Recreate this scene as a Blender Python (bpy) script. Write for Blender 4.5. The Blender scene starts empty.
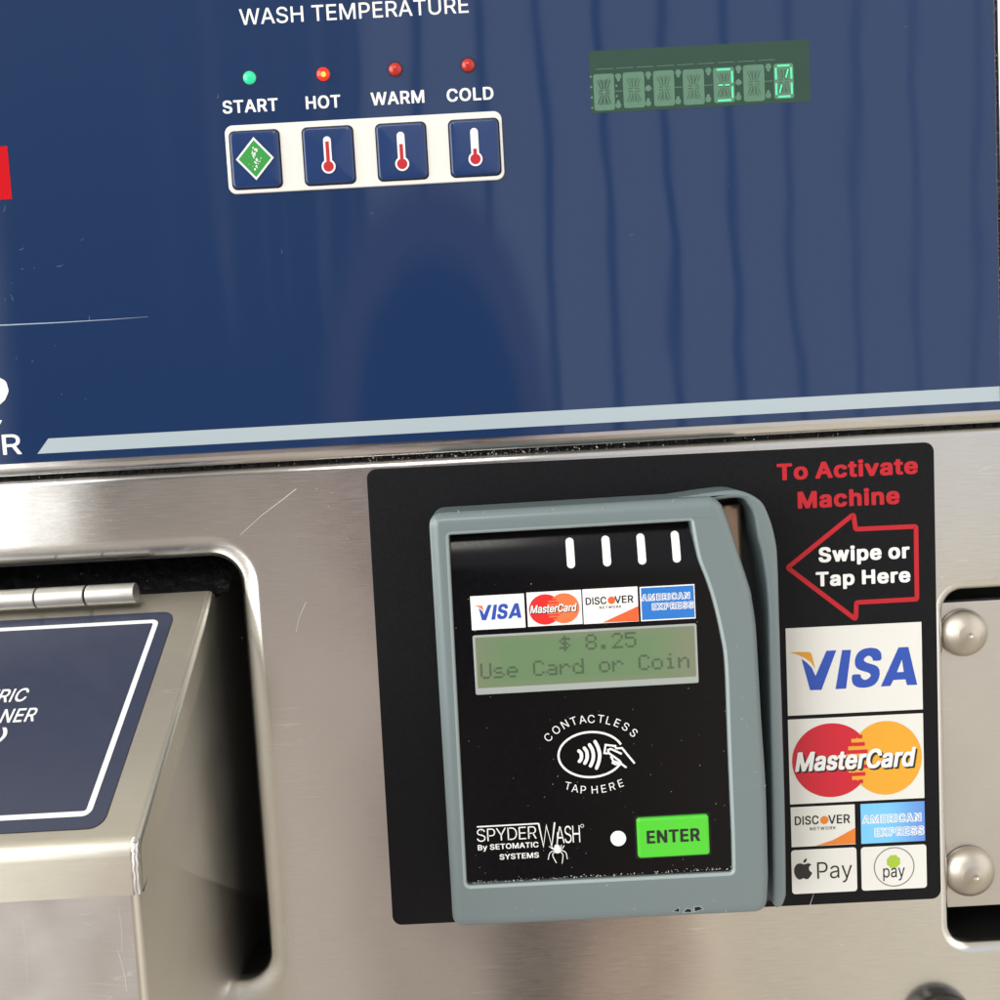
import bpy, math, random
import numpy as np
from mathutils import Vector, Matrix
from mathutils.geometry import tessellate_polygon
random.seed(7)
S = bpy.context.scene
COL = S.collection
R = math.radians

# ---------------------------------------------------------------- camera
PITCH, ROLL, DIST = R(4.3), R(-3.14), .34
FWD = Vector((0, math.cos(PITCH), -math.sin(PITCH)))
_x = Vector((1, 0, 0)); _u = _x.cross(FWD)
CX = _x * math.cos(ROLL) + _u * math.sin(ROLL)
CU = -_x * math.sin(ROLL) + _u * math.cos(ROLL)
CPOS = -FWD * DIST
cam = bpy.data.cameras.new('camera')
cam.sensor_width = 36; cam.lens = 36; cam.clip_start = .01; cam.clip_end = 50
camo = bpy.data.objects.new('camera', cam); COL.objects.link(camo)
mw = Matrix((CX, CU, -FWD)).transposed().to_4x4(); mw.translation = CPOS
camo.matrix_world = mw
S.camera = camo

class Frame:
    """a flat reference frame on the machine: u to the right, v up, w out of the surface"""
    def __init__(s, O, eu, ev):
        s.O = Vector(O); s.eu = Vector(eu).normalized(); s.ev = Vector(ev).normalized(); s.n = s.eu.cross(s.ev)
    def at(s, px, py, h=0.0):
        d = FWD + CX * ((px - 500) / 1000) - CU * ((py - 500) / 1000)
        t = (h - (CPOS - s.O).dot(s.n)) / d.dot(s.n)
        q = CPOS + d * t - s.O
        return (q.dot(s.eu), q.dot(s.ev))
    def matrix(s):
        m = Matrix((s.eu, s.ev, s.n)).transposed().to_4x4(); m.translation = s.O
        return m
    def pts(s, l, h=0.0): return [s.at(a, b, h) for a, b in l]
    def rect(s, l, h=0.0):
        q = s.pts(l, h)                                       # TL TR BR BL -> axis aligned
        return ((q[0][0] + q[3][0]) / 2, (q[1][0] + q[2][0]) / 2, (q[2][1] + q[3][1]) / 2, (q[0][1] + q[1][1]) / 2)
    def moved(s, px, py, h=0.0, ang=0.0):
        a, b = s.at(px, py, h)
        eu = s.eu * math.cos(ang) + s.ev * math.sin(ang); ev = -s.eu * math.sin(ang) + s.ev * math.cos(ang)
        return Frame(s.O + s.eu * a + s.ev * b + s.n * h, eu, ev)
PXM = .00034
M = Frame((0, 0, 0), (1, 0, 0), (0, 0, 1))

# ---------------------------------------------------------------- outlines
FONT = "A480|16 0,201 509,276 509,463 0,395 0,287 302,264 372,232 478,245 478,213 371,191 302,85 0|110 142,110 199,370 199,370 142;B456|60 0,60 509,241 509,274 507,304 501,329 491,350 477,367 461,381 442,390 421,396 398,398 374,397 353,393 336,387 320,378 307,368 295,356 286,343 278,329 272,315 267,315 262,331 260,347 254,363 245,378 234,391 220,402 203,411 184,416 161,418 136,416 111,410 88,400 67,386 48,368 31,344 18,317 8,284 2,247 0|125 57,245 57,281 60,309 67,330 80,344 96,353 115,355 137,354 153,350 169,342 184,333 197,320 209,306 218,289 225,269 229,248 231,125 231|125 285,238 285,256 287,273 290,288 296,302 304,314 314,323 326,330 340,335 355,336 372,333 393,326 412,313 429,294 442,270 449,240 452,125 452;C510|267 -7,225 -3,186 7,150 25,119 49,92 79,70 115,53 157,44 203,40 254,44 305,53 352,70 393,92 429,119 459,150 484,186 501,225 512,267 516,293 514,317 511,340 504,362 496,383 485,402 471,419 456,435 438,448 418,459 397,467 373,473 348,408 348,404 365,397 380,389 395,380 407,369 418,357 428,344 437,330 444,315 449,300 453,284 455,267 456,237 453,209 445,184 432,161 414,141 391,125 364,113 332,106 295,103 254,106 213,113 177,125 145,141 117,161 94,184 76,210 63,237 56,267 53,284 54,300 56,315 60,330 65,344 72,357 81,369 90,380 102,389 114,397 128,404 144,408 160,473 160,467 135,459 112,448 91,435 71,420 53,402 38,383 24,363 13,341 5,317 -2,293 -6;D502|219 0,96 0,96 57,215 57,254 60,288 68,318 81,343 99,363 122,379 149,390 181,397 216,399 255,397 294,390 329,379 361,364 388,344 410,320 428,291 441,258 449,221 452,93 452,93 509,225 509,273 505,315 495,353 478,385 455,412 426,433 391,449 351,458 306,462 255,458 205,449 159,433 119,411 83,384 54,351 31,312 14,268 3|125 509,125 0,60 0,60 509;E419|60 0,60 509,372 509,372 452,125 452,125 286,355 286,355 229,125 229,125 57,375 57,375 0;G520|269 -7,225 -3,185 7,149 25,118 49,91 79,69 116,53 157,43 203,40 254,43 305,53 352,69 393,91 429,117 459,149 484,184 501,223 512,265 516,291 514,316 510,340 504,363 494,384 483,403 469,421 453,436 436,449 416,460 395,468 373,474 349,408 349,402 365,395 379,387 393,378 406,368 417,356 427,344 436,330 443,315 448,300 453,283 455,265 456,236 453,209 445,183 432,160 414,141 392,125 364,113 332,106 295,103 254,106 213,113 177,125 145,141 117,161 95,184 76,210 63,238 56,269 53,296 55,322 61,345 71,365 85,382 102,396 123,407 147,413 173,415 202,434 199,283 199,283 256,478 256,478 200,475 160,466 124,451 91,431 62,406 38,377 19,344 5,308 -4;H517|60 0,60 509,125 509,125 289,392 289,392 509,457 509,457 0,392 0,392 232,125 232,125 0;I300|31 0,31 57,118 57,118 452,31 452,31 509,269 509,269 452,183 452,183 57,269 57,269 0;K467|104 145,104 216,139 261,174 303,212 344,364 509,448 509,231 276,228 276|60 0,60 509,125 509,125 334,124 225,125 193,125 0|372 0,188 259,228 309,449 0;L393|60 0,60 509,125 509,125 57,361 57,361 0;M628|60 0,60 509,152 509,277 187,287 159,299 123,311 84,322 49,307 49,318 83,330 121,342 158,352 187,476 509,568 509,568 0,504 0,504 291,504 327,505 369,506 413,507 457,513 457,498 409,482 363,467 322,456 291,342 0,286 0,170 291,159 321,145 361,129 408,112 457,119 457,120 416,121 372,122 328,122 291,122 0;N523|60 0,60 509,136 509,343 183,363 151,388 107,414 55,405 54,401 108,399 157,399 195,399 509,463 509,463 0,387 0,202 290,177 331,148 381,108 452,119 454,122 384,124 328,125 291,125 0;O533|267 -7,225 -3,186 7,150 25,119 49,92 79,70 115,53 157,44 203,40 254,44 305,53 352,70 393,92 429,119 459,150 484,186 501,225 512,267 516,309 512,348 501,384 484,415 459,442 429,464 393,480 352,490 305,493 254,490 203,480 157,464 115,442 79,415 49,384 25,348 7,309 -3|267 53,296 55,324 63,349 76,372 94,392 116,408 144,420 176,428 213,430 254,428 295,420 332,408 365,392 392,372 415,349 433,324 446,296 453,267 456,237 453,210 445,184 433,161 415,142 392,125 364,113 332,106 295,103 254,106 213,113 176,125 144,142 117,161 94,184 76,210 63,237 55;P445|60 0,60 509,235 509,272 506,305 499,332 487,356 471,375 452,390 430,400 404,407 377,409 348,407 318,400 291,390 265,375 243,356 223,332 207,305 195,272 188,235 186,109 186,109 242,233 242,257 244,279 248,297 256,312 266,324 279,333 294,339 310,343 328,344 348,343 367,339 385,333 402,324 416,312 428,297 439,279 446,257 451,232 452,125 452,125 0;R449|60 0,60 509,236 509,273 506,305 500,333 489,356 473,376 455,390 433,401 408,407 381,409 352,407 323,401 296,390 271,376 250,356 232,333 217,305 206,273 200,236 198,96 198,96 255,234 255,258 256,280 260,298 267,313 276,325 287,334 300,340 316,344 333,345 352,344 371,340 389,334 405,325 419,313 430,298 440,279 446,258 451,233 452,125 452,125 0|353 0,230 229,303 229,428 0;S447|224 -9,188 -7,156 -1,128 9,102 23,81 40,64 60,51 83,42 109,38 137,104 137,108 118,114 102,123 88,136 76,150 66,166 59,185 53,204 50,224 49,246 50,267 54,286 60,303 69,317 79,329 92,338 106,344 122,346 139,344 154,340 168,332 179,322 189,310 197,296 205,245 222,184 239,145 253,112 269,86 289,67 313,56 341,52 372,54 400,62 425,75 448,92 468,113 484,138 498,165 508,195 514,227 516,259 514,289 508,316 498,340 484,360 468,377 449,390 427,398 403,401 378,337 378,332 402,320 421,302 437,280 449,254 456,225 459,204 457,185 454,167 448,152 440,139 430,129 418,121 405,117 391,115 376,117 359,122 345,131 334,142 324,155 315,169 308,212 293,264 279,312 264,328 256,344 248,359 238,372 226,384 213,395 198,402 180,407 161,408 139,406 112,399 87,386 64,370 43,349 25,323 11,294 0,261 -7;T449|32 452,32 509,417 509,417 452,257 452,257 0,193 0,193 452;U517|259 -8,220 -6,186 2,154 15,126 33,103 55,85 80,71 108,63 140,60 173,60 509,124 509,124 178,126 155,132 133,141 113,153 95,169 80,187 68,208 59,232 53,259 52,285 53,309 59,331 68,349 80,364 95,377 113,385 133,391 155,393 178,393 509,457 509,457 173,454 140,446 108,433 80,414 55,391 33,363 15,332 2,297 -6;V480|204 0,16 509,84 509,192 206,215 137,248 31,235 31,267 138,290 206,395 509,463 509,278 0;W686|155 0,16 509,82 509,163 196,175 145,187 94,197 40,189 40,200 94,211 145,224 196,306 509,380 509,462 196,474 145,486 94,497 40,488 40,499 94,510 145,523 196,603 509,670 509,530 0,455 0,368 323,351 391,336 475,350 475,335 395,318 323,230 0;X474|18 0,217 284,217 236,29 509,104 509,178 400,204 361,223 329,243 292,232 292,252 329,272 361,298 400,374 509,446 509,259 239,259 287,456 0,382 0,292 129,268 165,250 195,230 231,244 231,225 196,206 166,182 129,91 0;Y472|203 0,203 208,16 509,91 509,192 344,222 292,250 230,224 230,251 293,280 344,381 509,455 509,268 208,268 0;a389|160 -9,137 -7,115 -3,94 5,76 15,60 29,48 45,38 63,32 84,30 108,32 128,36 146,43 161,53 174,64 184,78 193,92 200,108 206,125 211,178 220,234 227,247 229,257 231,265 235,271 240,274 246,276 255,276 257,275 272,272 285,267 297,260 307,251 315,240 322,227 327,212 330,196 331,178 330,163 327,149 322,137 316,127 309,118 301,110 292,104 283,100 274,41 291,51 313,64 331,79 346,95 358,114 368,133 375,153 380,173 383,194 384,239 379,255 375,271 369,286 360,300 350,312 336,322 320,330 301,335 278,337 251,337 0,277 0,277 52,272 52,252 25,242 16,229 8,215 1,199 -4,181 -7|170 45,192 47,211 51,228 59,242 68,254 80,263 93,270 108,274 122,276 138,276 190,259 182,231 176,200 171,175 168,134 159,122 153,112 147,103 139,97 130,93 118,92 105,93 93,96 82,102 72,109 64,119 57,130 52,142 48,156 46;b424|229 -8,208 -7,189 -3,172 4,159 12,147 21,138 31,118 59,112 59,112 0,53 0,53 509,114 509,114 319,118 319,137 346,147 355,158 364,171 373,188 379,207 383,229 384,259 382,287 374,313 361,335 342,354 320,370 293,381 261,388 227,390 189,388 151,381 116,370 84,355 57,336 34,313 16,288 3,260 -6|220 47,242 49,262 55,279 66,294 80,306 97,316 117,323 139,327 163,328 189,327 215,323 239,316 261,307 281,295 298,280 311,262 322,243 328,220 330,198 328,178 322,161 312,147 299,134 282,125 263,118 241,114 216,113 189,114 162,118 138,125 115,135 95,147 78,162 65,179 55,198 49;c396|207 -8,174 -5,144 3,117 16,93 35,72 58,56 85,44 116,37 150,34 187,37 225,44 260,56 291,72 318,93 341,117 360,144 374,174 382,207 384,226 384,243 381,260 377,276 371,291 364,305 356,318 346,330 335,340 322,349 308,356 293,362 277,303 262,290 289,270 311,242 325,207 330,184 328,163 321,145 310,130 296,118 278,108 258,102 236,98 212,96 187,98 163,102 139,108 117,118 97,130 80,145 66,163 55,184 49,207 46,243 52,271 66,292 89,304 117,363 102,357 86,350 70,341 56,331 43,319 32,306 21,292 12,277 5,261 -1,244 -5,226 -7;d424|195 -8,165 -6,137 3,111 16,89 34,70 57,55 84,43 116,36 151,34 189,36 227,43 261,55 293,70 320,89 342,112 361,137 374,165 382,196 384,218 383,237 379,253 373,267 364,278 355,287 346,306 319,311 319,311 509,372 509,372 0,313 0,313 59,307 59,287 31,277 21,266 12,252 4,236 -3,217 -7|205 47,226 49,246 55,263 65,278 78,290 95,299 115,306 138,310 162,312 189,310 216,306 241,300 263,290 282,278 299,263 312,246 322,227 328,205 330,182 328,162 322,145 311,130 298,118 281,108 261,102 239,98 215,96 189,98 163,102 139,109 117,118 97,130 80,145 66,162 55,182 49;e404|212 -8,177 -5,145 3,117 16,92 35,72 58,56 85,44 116,37 150,34 187,36 224,44 258,55 290,71 317,91 340,115 359,142 373,172 382,205 384,226 383,246 380,266 374,285 366,303 355,319 341,334 324,347 305,357 282,365 256,370 227,371 194,371 169,75 169,75 221,338 221,310 202,308 226,304 248,298 269,288 286,277 301,263 314,246 323,227 328,205 330,183 328,164 323,146 313,131 301,119 286,109 270,102 251,97 231,96 211,96 178,98 151,102 127,110 106,121 88,135 73,151 61,169 53,190 48,212 46,227 47,241 49,254 53,265 58,276 65,285 73,294 82,300 93,306 105,365 91,358 72,348 55,335 39,320 26,302 14,283 4,261 -3,237 -7;h410|114 227,114 0,53 0,53 509,114 509,114 287,102 287,116 319,132 344,152 362,175 374,200 382,227 384,252 383,275 377,295 369,313 356,328 340,341 321,350 298,355 271,357 240,357 0,296 0,296 235,293 263,286 286,273 304,256 318,235 326,210 329,192 328,176 324,161 317,147 308,136 297,126 283,119 266,115 248;i167|53 0,53 379,114 379,114 0|84 443,73 444,63 448,54 455,47 463,43 472,41 483,43 494,47 504,54 512,63 518,73 522,84 524,95 522,105 518,114 512,121 504,125 494,126 483,125 472,121 463,114 455,105 448,95 444;k381|110 137,110 212,121 212,284 379,360 379,184 199,177 199|53 0,53 509,114 509,114 0|294 0,148 186,191 229,372 0;n410|114 227,114 0,53 0,53 379,112 379,112 287,102 287,116 319,132 344,152 362,175 374,200 382,227 384,252 383,275 377,295 369,313 356,328 340,341 321,350 298,355 271,357 240,357 0,296 0,296 235,293 263,286 286,273 304,256 318,235 326,210 329,192 328,176 324,161 317,147 308,136 297,126 283,119 266,115 248;o415|207 -8,174 -5,144 3,117 16,93 35,72 58,56 85,44 116,37 150,34 187,37 225,44 260,56 291,72 318,93 341,117 360,144 374,174 382,207 384,241 382,271 374,299 360,323 341,343 318,359 291,371 260,379 225,381 187,379 150,371 116,359 85,343 58,323 35,299 16,271 3,241 -5|207 46,231 49,252 55,270 66,285 80,298 97,307 117,314 139,318 163,319 187,318 212,314 236,307 258,298 278,285 296,270 310,252 321,231 328,207 330,184 328,163 321,145 310,130 296,118 278,108 258,102 236,98 212,96 187,98 163,102 139,108 117,118 97,130 80,145 66,163 55,184 49;p424|53 -143,53 379,112 379,112 319,118 319,137 346,147 355,158 364,171 373,188 379,207 383,229 384,259 382,287 374,313 361,335 342,354 320,370 293,381 261,388 227,390 189,388 151,381 116,370 84,355 57,336 34,313 16,288 3,260 -6,229 -8,208 -7,189 -3,173 4,159 12,147 21,138 31,118 59,114 59,114 -143|220 47,242 49,262 55,279 66,294 80,306 97,316 117,323 139,327 163,328 189,327 215,323 239,316 261,307 281,295 298,280 311,262 322,243 328,220 330,198 328,178 322,161 312,147 299,134 282,125 263,118 241,114 216,113 189,114 162,118 138,125 115,135 95,147 78,162 65,179 55,198 49;r259|53 0,53 379,112 379,112 321,115 321,124 339,137 354,152 367,171 377,191 383,213 385,229 384,243 384,243 322,230 324,207 326,190 324,174 321,159 315,146 306,135 296,126 284,119 269,115 254,114 237,114 0;s365|182 -8,157 -7,133 -3,112 3,93 12,76 24,62 38,50 54,41 73,36 94,94 107,101 87,111 72,124 60,141 52,160 47,181 45,206 47,227 53,244 62,258 74,265 88,268 103,266 115,262 126,254 136,243 144,229 150,212 155,149 170,118 180,92 192,72 208,58 227,50 249,47 274,49 295,55 314,65 332,79 347,95 360,115 370,137 378,161 383,187 384,212 383,234 379,254 372,271 363,286 352,299 339,309 324,318 308,324 290,268 277,262 291,254 304,243 316,228 325,210 331,187 333,166 331,147 326,131 317,119 305,111 292,109 277,110 264,115 253,124 243,136 235,152 229,172 223,229 209,261 200,287 187,306 171,320 153,328 131,331 107,329 85,323 65,312 47,298 31,281 18,260 6,236 -2,210 -7;t227|204 379,204 327,6 327,6 379|65 471,126 471,126 98,127 83,130 70,136 61,144 55,156 51,170 50,185 51,202 54,213 2,192 -3,168 -4,138 -1,113 7,92 21,77 41,68 64,65 93;v389|163 0,17 379,84 379,165 155,187 87,206 21,184 21,203 87,224 155,305 379,371 379,226 0;w567|138 0,23 379,87 379,133 214,154 137,175 41,165 41,186 135,206 214,252 379,316 379,362 214,382 136,402 41,391 41,413 135,434 214,480 379,545 379,429 0,368 0,319 172,305 225,291 280,277 338,291 338,277 280,263 225,248 172,199 0;x379|21 0,171 218,171 171,29 379,100 379,147 306,179 253,207 206,175 206,202 253,233 306,282 379,352 379,209 169,209 214,358 0,287 0,231 85,200 136,173 182,205 182,178 136,148 85,91 0;y389|47 -139,61 -86,71 -87,83 -89,94 -90,104 -89,113 -86,122 -81,130 -74,138 -64,145 -51,151 -36,163 -1,17 379,84 379,165 155,187 87,206 21,184 21,202 87,224 155,305 379,371 379,204 -58,196 -77,187 -93,177 -107,165 -119,153 -128,139 -136,125 -141,109 -144,91 -145,65 -143;)273|37 -96,56 -56,72 -18,86 18,97 52,106 85,113 116,118 147,121 177,122 207,121 241,117 276,112 313,104 351,94 390,82 428,69 466,54 503,37 539,97 539,113 510,128 477,142 441,154 403,164 364,173 323,179 283,183 244,184 207,182 156,174 104,161 53,144 3,123 -47,97 -96"
GL = {}
for rec in FONT.split(';'):
    if not rec: continue
    p = rec.split('|')
    GL[rec[0]] = (int(p[0][1:]) / 1000, [np.array([[float(v) for v in q.split(' ')] for q in poly.split(',')]) / 1000 for poly in p[1:]])

GL['I'] = (.178, [np.array([[.060, 0], [.117, 0], [.117, .509], [.060, .509]])])

def signed(X, Y, polys):
    """negative inside the union of the closed outlines"""
    wn = np.zeros(X.shape); d2 = np.full(X.shape, 1e9)
    for P in polys:
        A = P; B = np.roll(P, -1, 0)
        for (ax, ay), (bx, by) in zip(A, B):
            ex, ey = bx - ax, by - ay; L = ex * ex + ey * ey
            if L < 1e-14: continue
            t = np.clip(((X - ax) * ex + (Y - ay) * ey) / L, 0, 1)
            d2 = np.minimum(d2, (X - ax - t * ex) ** 2 + (Y - ay - t * ey) ** 2)
            c = ex * (Y - ay) - (X - ax) * ey
            wn += ((ay <= Y) & (by > Y) & (c > 0)).astype(float) - ((ay > Y) & (by <= Y) & (c < 0)).astype(float)
    d = np.sqrt(d2)
    return np.where(np.abs(wn) > .5, -d, d)

def contour_faces(F, x0, y0, h):
    """polygons of the region where the sampled field is below zero"""
    V, Fc = [], []
    ny, nx = F.shape
    for j in range(ny - 1):
        for i in range(nx - 1):
            c = [(i, j), (i + 1, j), (i + 1, j + 1), (i, j + 1)]
            f = [F[b, a] for a, b in c]
            if min(f) >= 0: continue
            poly = []
            for k in range(4):
                a, b = c[k], c[(k + 1) % 4]; fa, fb = f[k], f[(k + 1) % 4]
                if fa < 0: poly.append(a)
                if (fa < 0) != (fb < 0):
                    t = fa / (fa - fb); poly.append((a[0] + (b[0] - a[0]) * t, a[1] + (b[1] - a[1]) * t))
            if len(poly) < 3: continue
            Fc.append(list(range(len(V), len(V) + len(poly))))
            V += [(x0 + a * h, y0 + b * h) for a, b in poly]
    return V, Fc
_cache = {}
def glyph(ch, off):
    k = (ch, round(off, 4))
    if k not in _cache:
        adv, polys = GL[ch]
        allp = np.concatenate(polys); mn = allp.min(0) - .03 - max(off, 0); mx = allp.max(0) + .03 + max(off, 0)
        h = .0135
        xs = np.arange(mn[0], mx[0] + h, h); ys = np.arange(mn[1], mx[1] + h, h)
        X, Y = np.meshgrid(xs, ys)
        if off > .012:                                         # heavier weight that keeps square corners
            F = signed(X, Y, polys)
            for sx_, sy_ in ((1, 0), (-1, 0), (0, 1), (0, -1), (.86, .86), (-.86, .86), (.86, -.86), (-.86, -.86)):
                F = np.minimum(F, signed(X - sx_ * off * .94, Y - sy_ * off * .66, polys))
            F = F - off * .06
        else: F = signed(X, Y, polys) - off
        _cache[k] = (adv, *contour_faces(F, mn[0], mn[1], h))
    return _cache[k]

def rrect(u0, u1, v0, v1, r=0.0, n=6):
    if r <= 1e-9: return [(u0, v0), (u1, v0), (u1, v1), (u0, v1)]
    o = []
    for cx, cy, a0 in ((u1 - r, v0 + r, -90), (u1 - r, v1 - r, 0), (u0 + r, v1 - r, 90), (u0 + r, v0 + r, 180)):
        for k in range(n + 1):
            a = R(a0 + 90 * k / n); o.append((cx + r * math.cos(a), cy + r * math.sin(a)))
    return o
def ellipse(cx, cy, rx, ry=None, n=40, a0=0, a1=360):
    ry = rx if ry is None else ry
    full = abs(a1 - a0 - 360) < 1e-6
    m = n if full else n + 1
    return [(cx + rx * math.cos(R(a0 + (a1 - a0) * k / n)), cy + ry * math.sin(R(a0 + (a1 - a0) * k / n))) for k in range(m)]
def ccw(l):
    a = sum(l[i - 1][0] * l[i][1] - l[i][0] * l[i - 1][1] for i in range(len(l)))
    return list(l) if a > 0 else list(reversed(l))
def fillet(pts, rad, n=6):
    """round the corners of a closed outline; rad: one radius or one per corner"""
    o = []; N = len(pts)
    for i in range(N):
        p = Vector(pts[i]); a = Vector(pts[i - 1]) - p; b = Vector(pts[(i + 1) % N]) - p
        r = rad[i] if isinstance(rad, (list, tuple)) else rad
        if r <= 0: o.append(tuple(p)); continue
        la, lb = a.length, b.length; a.normalize(); b.normalize()
        ang = a.angle(b); d = r / math.tan(ang / 2)
        lim = .49 * min(la, lb)
        if d > lim: d = lim
        for k in range(n + 1):
            t = k / n; q0 = p + a * d; q1 = p + b * d
            q = q0 * (1 - t) ** 2 + p * 2 * t * (1 - t) + q1 * t * t
            o.append((q.x, q.y))
    return o
def catmull(pts, n=6):
    o = []
    P = [Vector(p) for p in pts]
    P = [P[0] * 2 - P[1]] + P + [P[-1] * 2 - P[-2]]
    for i in range(1, len(P) - 2):
        for k in range(n):
            t = k / n
            q = .5 * ((2 * P[i]) + (P[i + 1] - P[i - 1]) * t + (2 * P[i - 1] - 5 * P[i] + 4 * P[i + 1] - P[i + 2]) * t * t + (3 * P[i] - P[i - 1] - 3 * P[i + 1] + P[i + 2]) * t ** 3)
            o.append(tuple(q))
    o.append(tuple(P[-2]))
    return o
def inset(loop, d):
    """move a counter-clockwise loop inwards by d"""
    o = []; N = len(loop)
    for i in range(N):
        p = Vector(loop[i]); a = p - Vector(loop[i - 1]); b = Vector(loop[(i + 1) % N]) - p
        if a.length < 1e-9: a = b
        if b.length < 1e-9: b = a
        a.normalize(); b.normalize()
        na = Vector((-a.y, a.x)); nb = Vector((-b.y, b.x)); m = na + nb
        if m.length < 1e-6: m = na
        m.normalize(); c = max(.45, m.dot(na))
        q = p + m * (d / c); o.append((q.x, q.y))
    return o

class MB:
    """collects faces for ONE mesh"""
    def __init__(s): s.v = []; s.f = []; s.m = []; s.mats = []
    def mi(s, mat):
        if mat not in s.mats: s.mats.append(mat)
        return s.mats.index(mat)
    def add(s, V, F, mat):
        b = len(s.v); s.v += [tuple(p) for p in V]; k = s.mi(mat)
        for f in F: s.f.append([b + i for i in f]); s.m.append(k)
    def sheet(s, loops, h, mat):
        if not isinstance(loops[0][0], (tuple, list, Vector)): loops = [loops]
        L = [[Vector((p[0], p[1], 0)) for p in l] for l in loops]
        flat = [p for l in loops for p in l]
        hf = h if callable(h) else (lambda u, v: h)
        T = []
        for t in tessellate_polygon(L):
            a, b, c = (flat[i] for i in t)
            ar = (b[0] - a[0]) * (c[1] - a[1]) - (c[0] - a[0]) * (b[1] - a[1])
            if abs(ar) < 1e-16: continue
            T.append(tuple(t) if ar > 0 else tuple(reversed(t)))
        s.add([(p[0], p[1], hf(*p)) for p in flat], T, mat)
    def rows(s, loop, hf, mat, n=24):
        """a sheet that follows a height profile: horizontal strips across a v-monotone outline"""
        v0 = min(p[1] for p in loop); v1 = max(p[1] for p in loop); V = []; F = []
        e = (v1 - v0) * 1e-4
        for k in range(n + 1):
            v = min(max(v0 + (v1 - v0) * k / n, v0 + e), v1 - e); xs = []
            for i in range(len(loop)):
                (a, b), (c, d) = loop[i - 1], loop[i]
                if (b <= v) != (d <= v): xs.append(a + (c - a) * (v - b) / (d - b))
            l, r = min(xs), max(xs)
            V += [(l, v, hf(l, v)), (r, v, hf(r, v))]
            if k: F.append((2 * k - 2, 2 * k - 1, 2 * k + 1, 2 * k))
        s.add(V, F, mat)
    def loft(s, rings, mat, closed=True):
        n = len(rings[0]); V = [p for r in rings for p in r]; F = []
        for j in range(len(rings) - 1):
            for i in range(n if closed else n - 1):
                k = (i + 1) % n
                F.append((j * n + i, j * n + k, (j + 1) * n + k, (j + 1) * n + i))
        s.add(V, F, mat)
    def slab(s, loop, h0, h1, r, mat, segs=4, holes=(), cap=True):
        loop = ccw(loop)
        rings = [[(u, v, h0) for u, v in loop]]
        top = loop
        if r > 0:
            for k in range(segs + 1):
                a = R(90 * k / segs); d = r * (1 - math.cos(a)); l = inset(loop, d) if d > 1e-9 else loop
                rings.append([(u, v, h1 - r + r * math.sin(a)) for u, v in l]); top = l
        else: rings.append([(u, v, h1) for u, v in loop])
        s.loft(rings, mat)
        if cap: s.sheet([top] + list(holes), h1, mat)
        return top
    def ribbon(s, path, width, h, mat, closed=False, w2=None):
        P = [Vector((p[0], p[1])) for p in path]
        P = [p for i, p in enumerate(P) if i == 0 or (p - P[i - 1]).length > 1e-8]
        n = len(P); V = []; F = []
        for i in range(n):
            a = P[i] - P[i - 1] if (i or closed) else P[1] - P[0]
            b = P[(i + 1) % n] - P[i] if (i < n - 1 or closed) else P[-1] - P[-2]
            a = a.normalized(); b = b.normalized(); na = Vector((-a.y, a.x)); nb = Vector((-b.y, b.x)); m = na + nb
            m = m.normalized() if m.length > 1e-6 else na
            wd = width if w2 is None else width + (w2 - width) * i / (n - 1)
            m = m * (wd / 2 / max(.5, m.dot(na)))
            for q in (P[i] - m, P[i] + m): V.append((q.x, q.y, h))
        for i in range(n if closed else n - 1):
            k = (i + 1) % n; F.append((2 * i, 2 * k, 2 * k + 1, 2 * i + 1))
        s.add(V, F, mat)
    def text(s, txt, u0, u1, v0, cap, h, mat, off=0.0, slant=0.0, track=0.0):
        x = 0; G = []
        for ch in txt:
            if ch == ' ': x += .19; continue
            adv, V, F = glyph(ch, off); G.append((x, V, F)); x += adv + track + off
        xa = min(x0 + p[0] + slant * p[1] for x0, V, F in G for p in V); xb = max(x0 + p[0] + slant * p[1] for x0, V, F in G for p in V)
        sx = (u1 - u0) / (xb - xa); sy = cap / (.509 + 2 * off)
        for x0, V, F in G:
            s.add([(u0 + (x0 + p[0] + slant * p[1] - xa) * sx, v0 + (p[1] + off) * sy, h) for p in V], F, mat)
    def ptext(s, fr, txt, bl, br, cap, h, mat, off=0.0, slant=0.0, track=0.0):
        """lettering along a measured baseline; cap height in photo pixels"""
        a = fr.at(*bl, h); b = fr.at(*br, h)
        c = fr.at(bl[0], bl[1] - cap, h)
        s.text(txt, a[0], b[0], (a[1] + b[1]) / 2, c[1] - a[1], h, mat, off, slant, track)
    def letter(s, ch, u, v, size, ang, h, mat, off=0.0):
        adv, V, F = glyph(ch, off); xs = [p[0] for p in V]; cx = (min(xs) + max(xs)) / 2; k = size / .509
        ca, sa = math.cos(ang), math.sin(ang)
        s.add([(u + ((p[0] - cx) * ca - (p[1] - .255) * sa) * k, v + ((p[0] - cx) * sa + (p[1] - .255) * ca) * k, h) for p in V], F, mat)
    def tube(s, path, r, mat, n=10, caps=True):
        P = [Vector(p) for p in path]; rings = []
        for i, p in enumerate(P):
            t = (P[min(i + 1, len(P) - 1)] - P[max(i - 1, 0)]).normalized()
            a = t.orthogonal().normalized() if i == 0 else (pa - t * pa.dot(t)).normalized()
            pa = a; b = t.cross(a); rr = r[i] if isinstance(r, (list, tuple)) else r
            rings.append([tuple(p + (a * math.cos(2 * math.pi * k / n) + b * math.sin(2 * math.pi * k / n)) * rr) for k in range(n)])
        s.loft(rings, mat)
        if caps:
            s.add(rings[0], [list(range(n - 1, -1, -1))], mat); s.add(rings[-1], [list(range(n))], mat)
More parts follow.
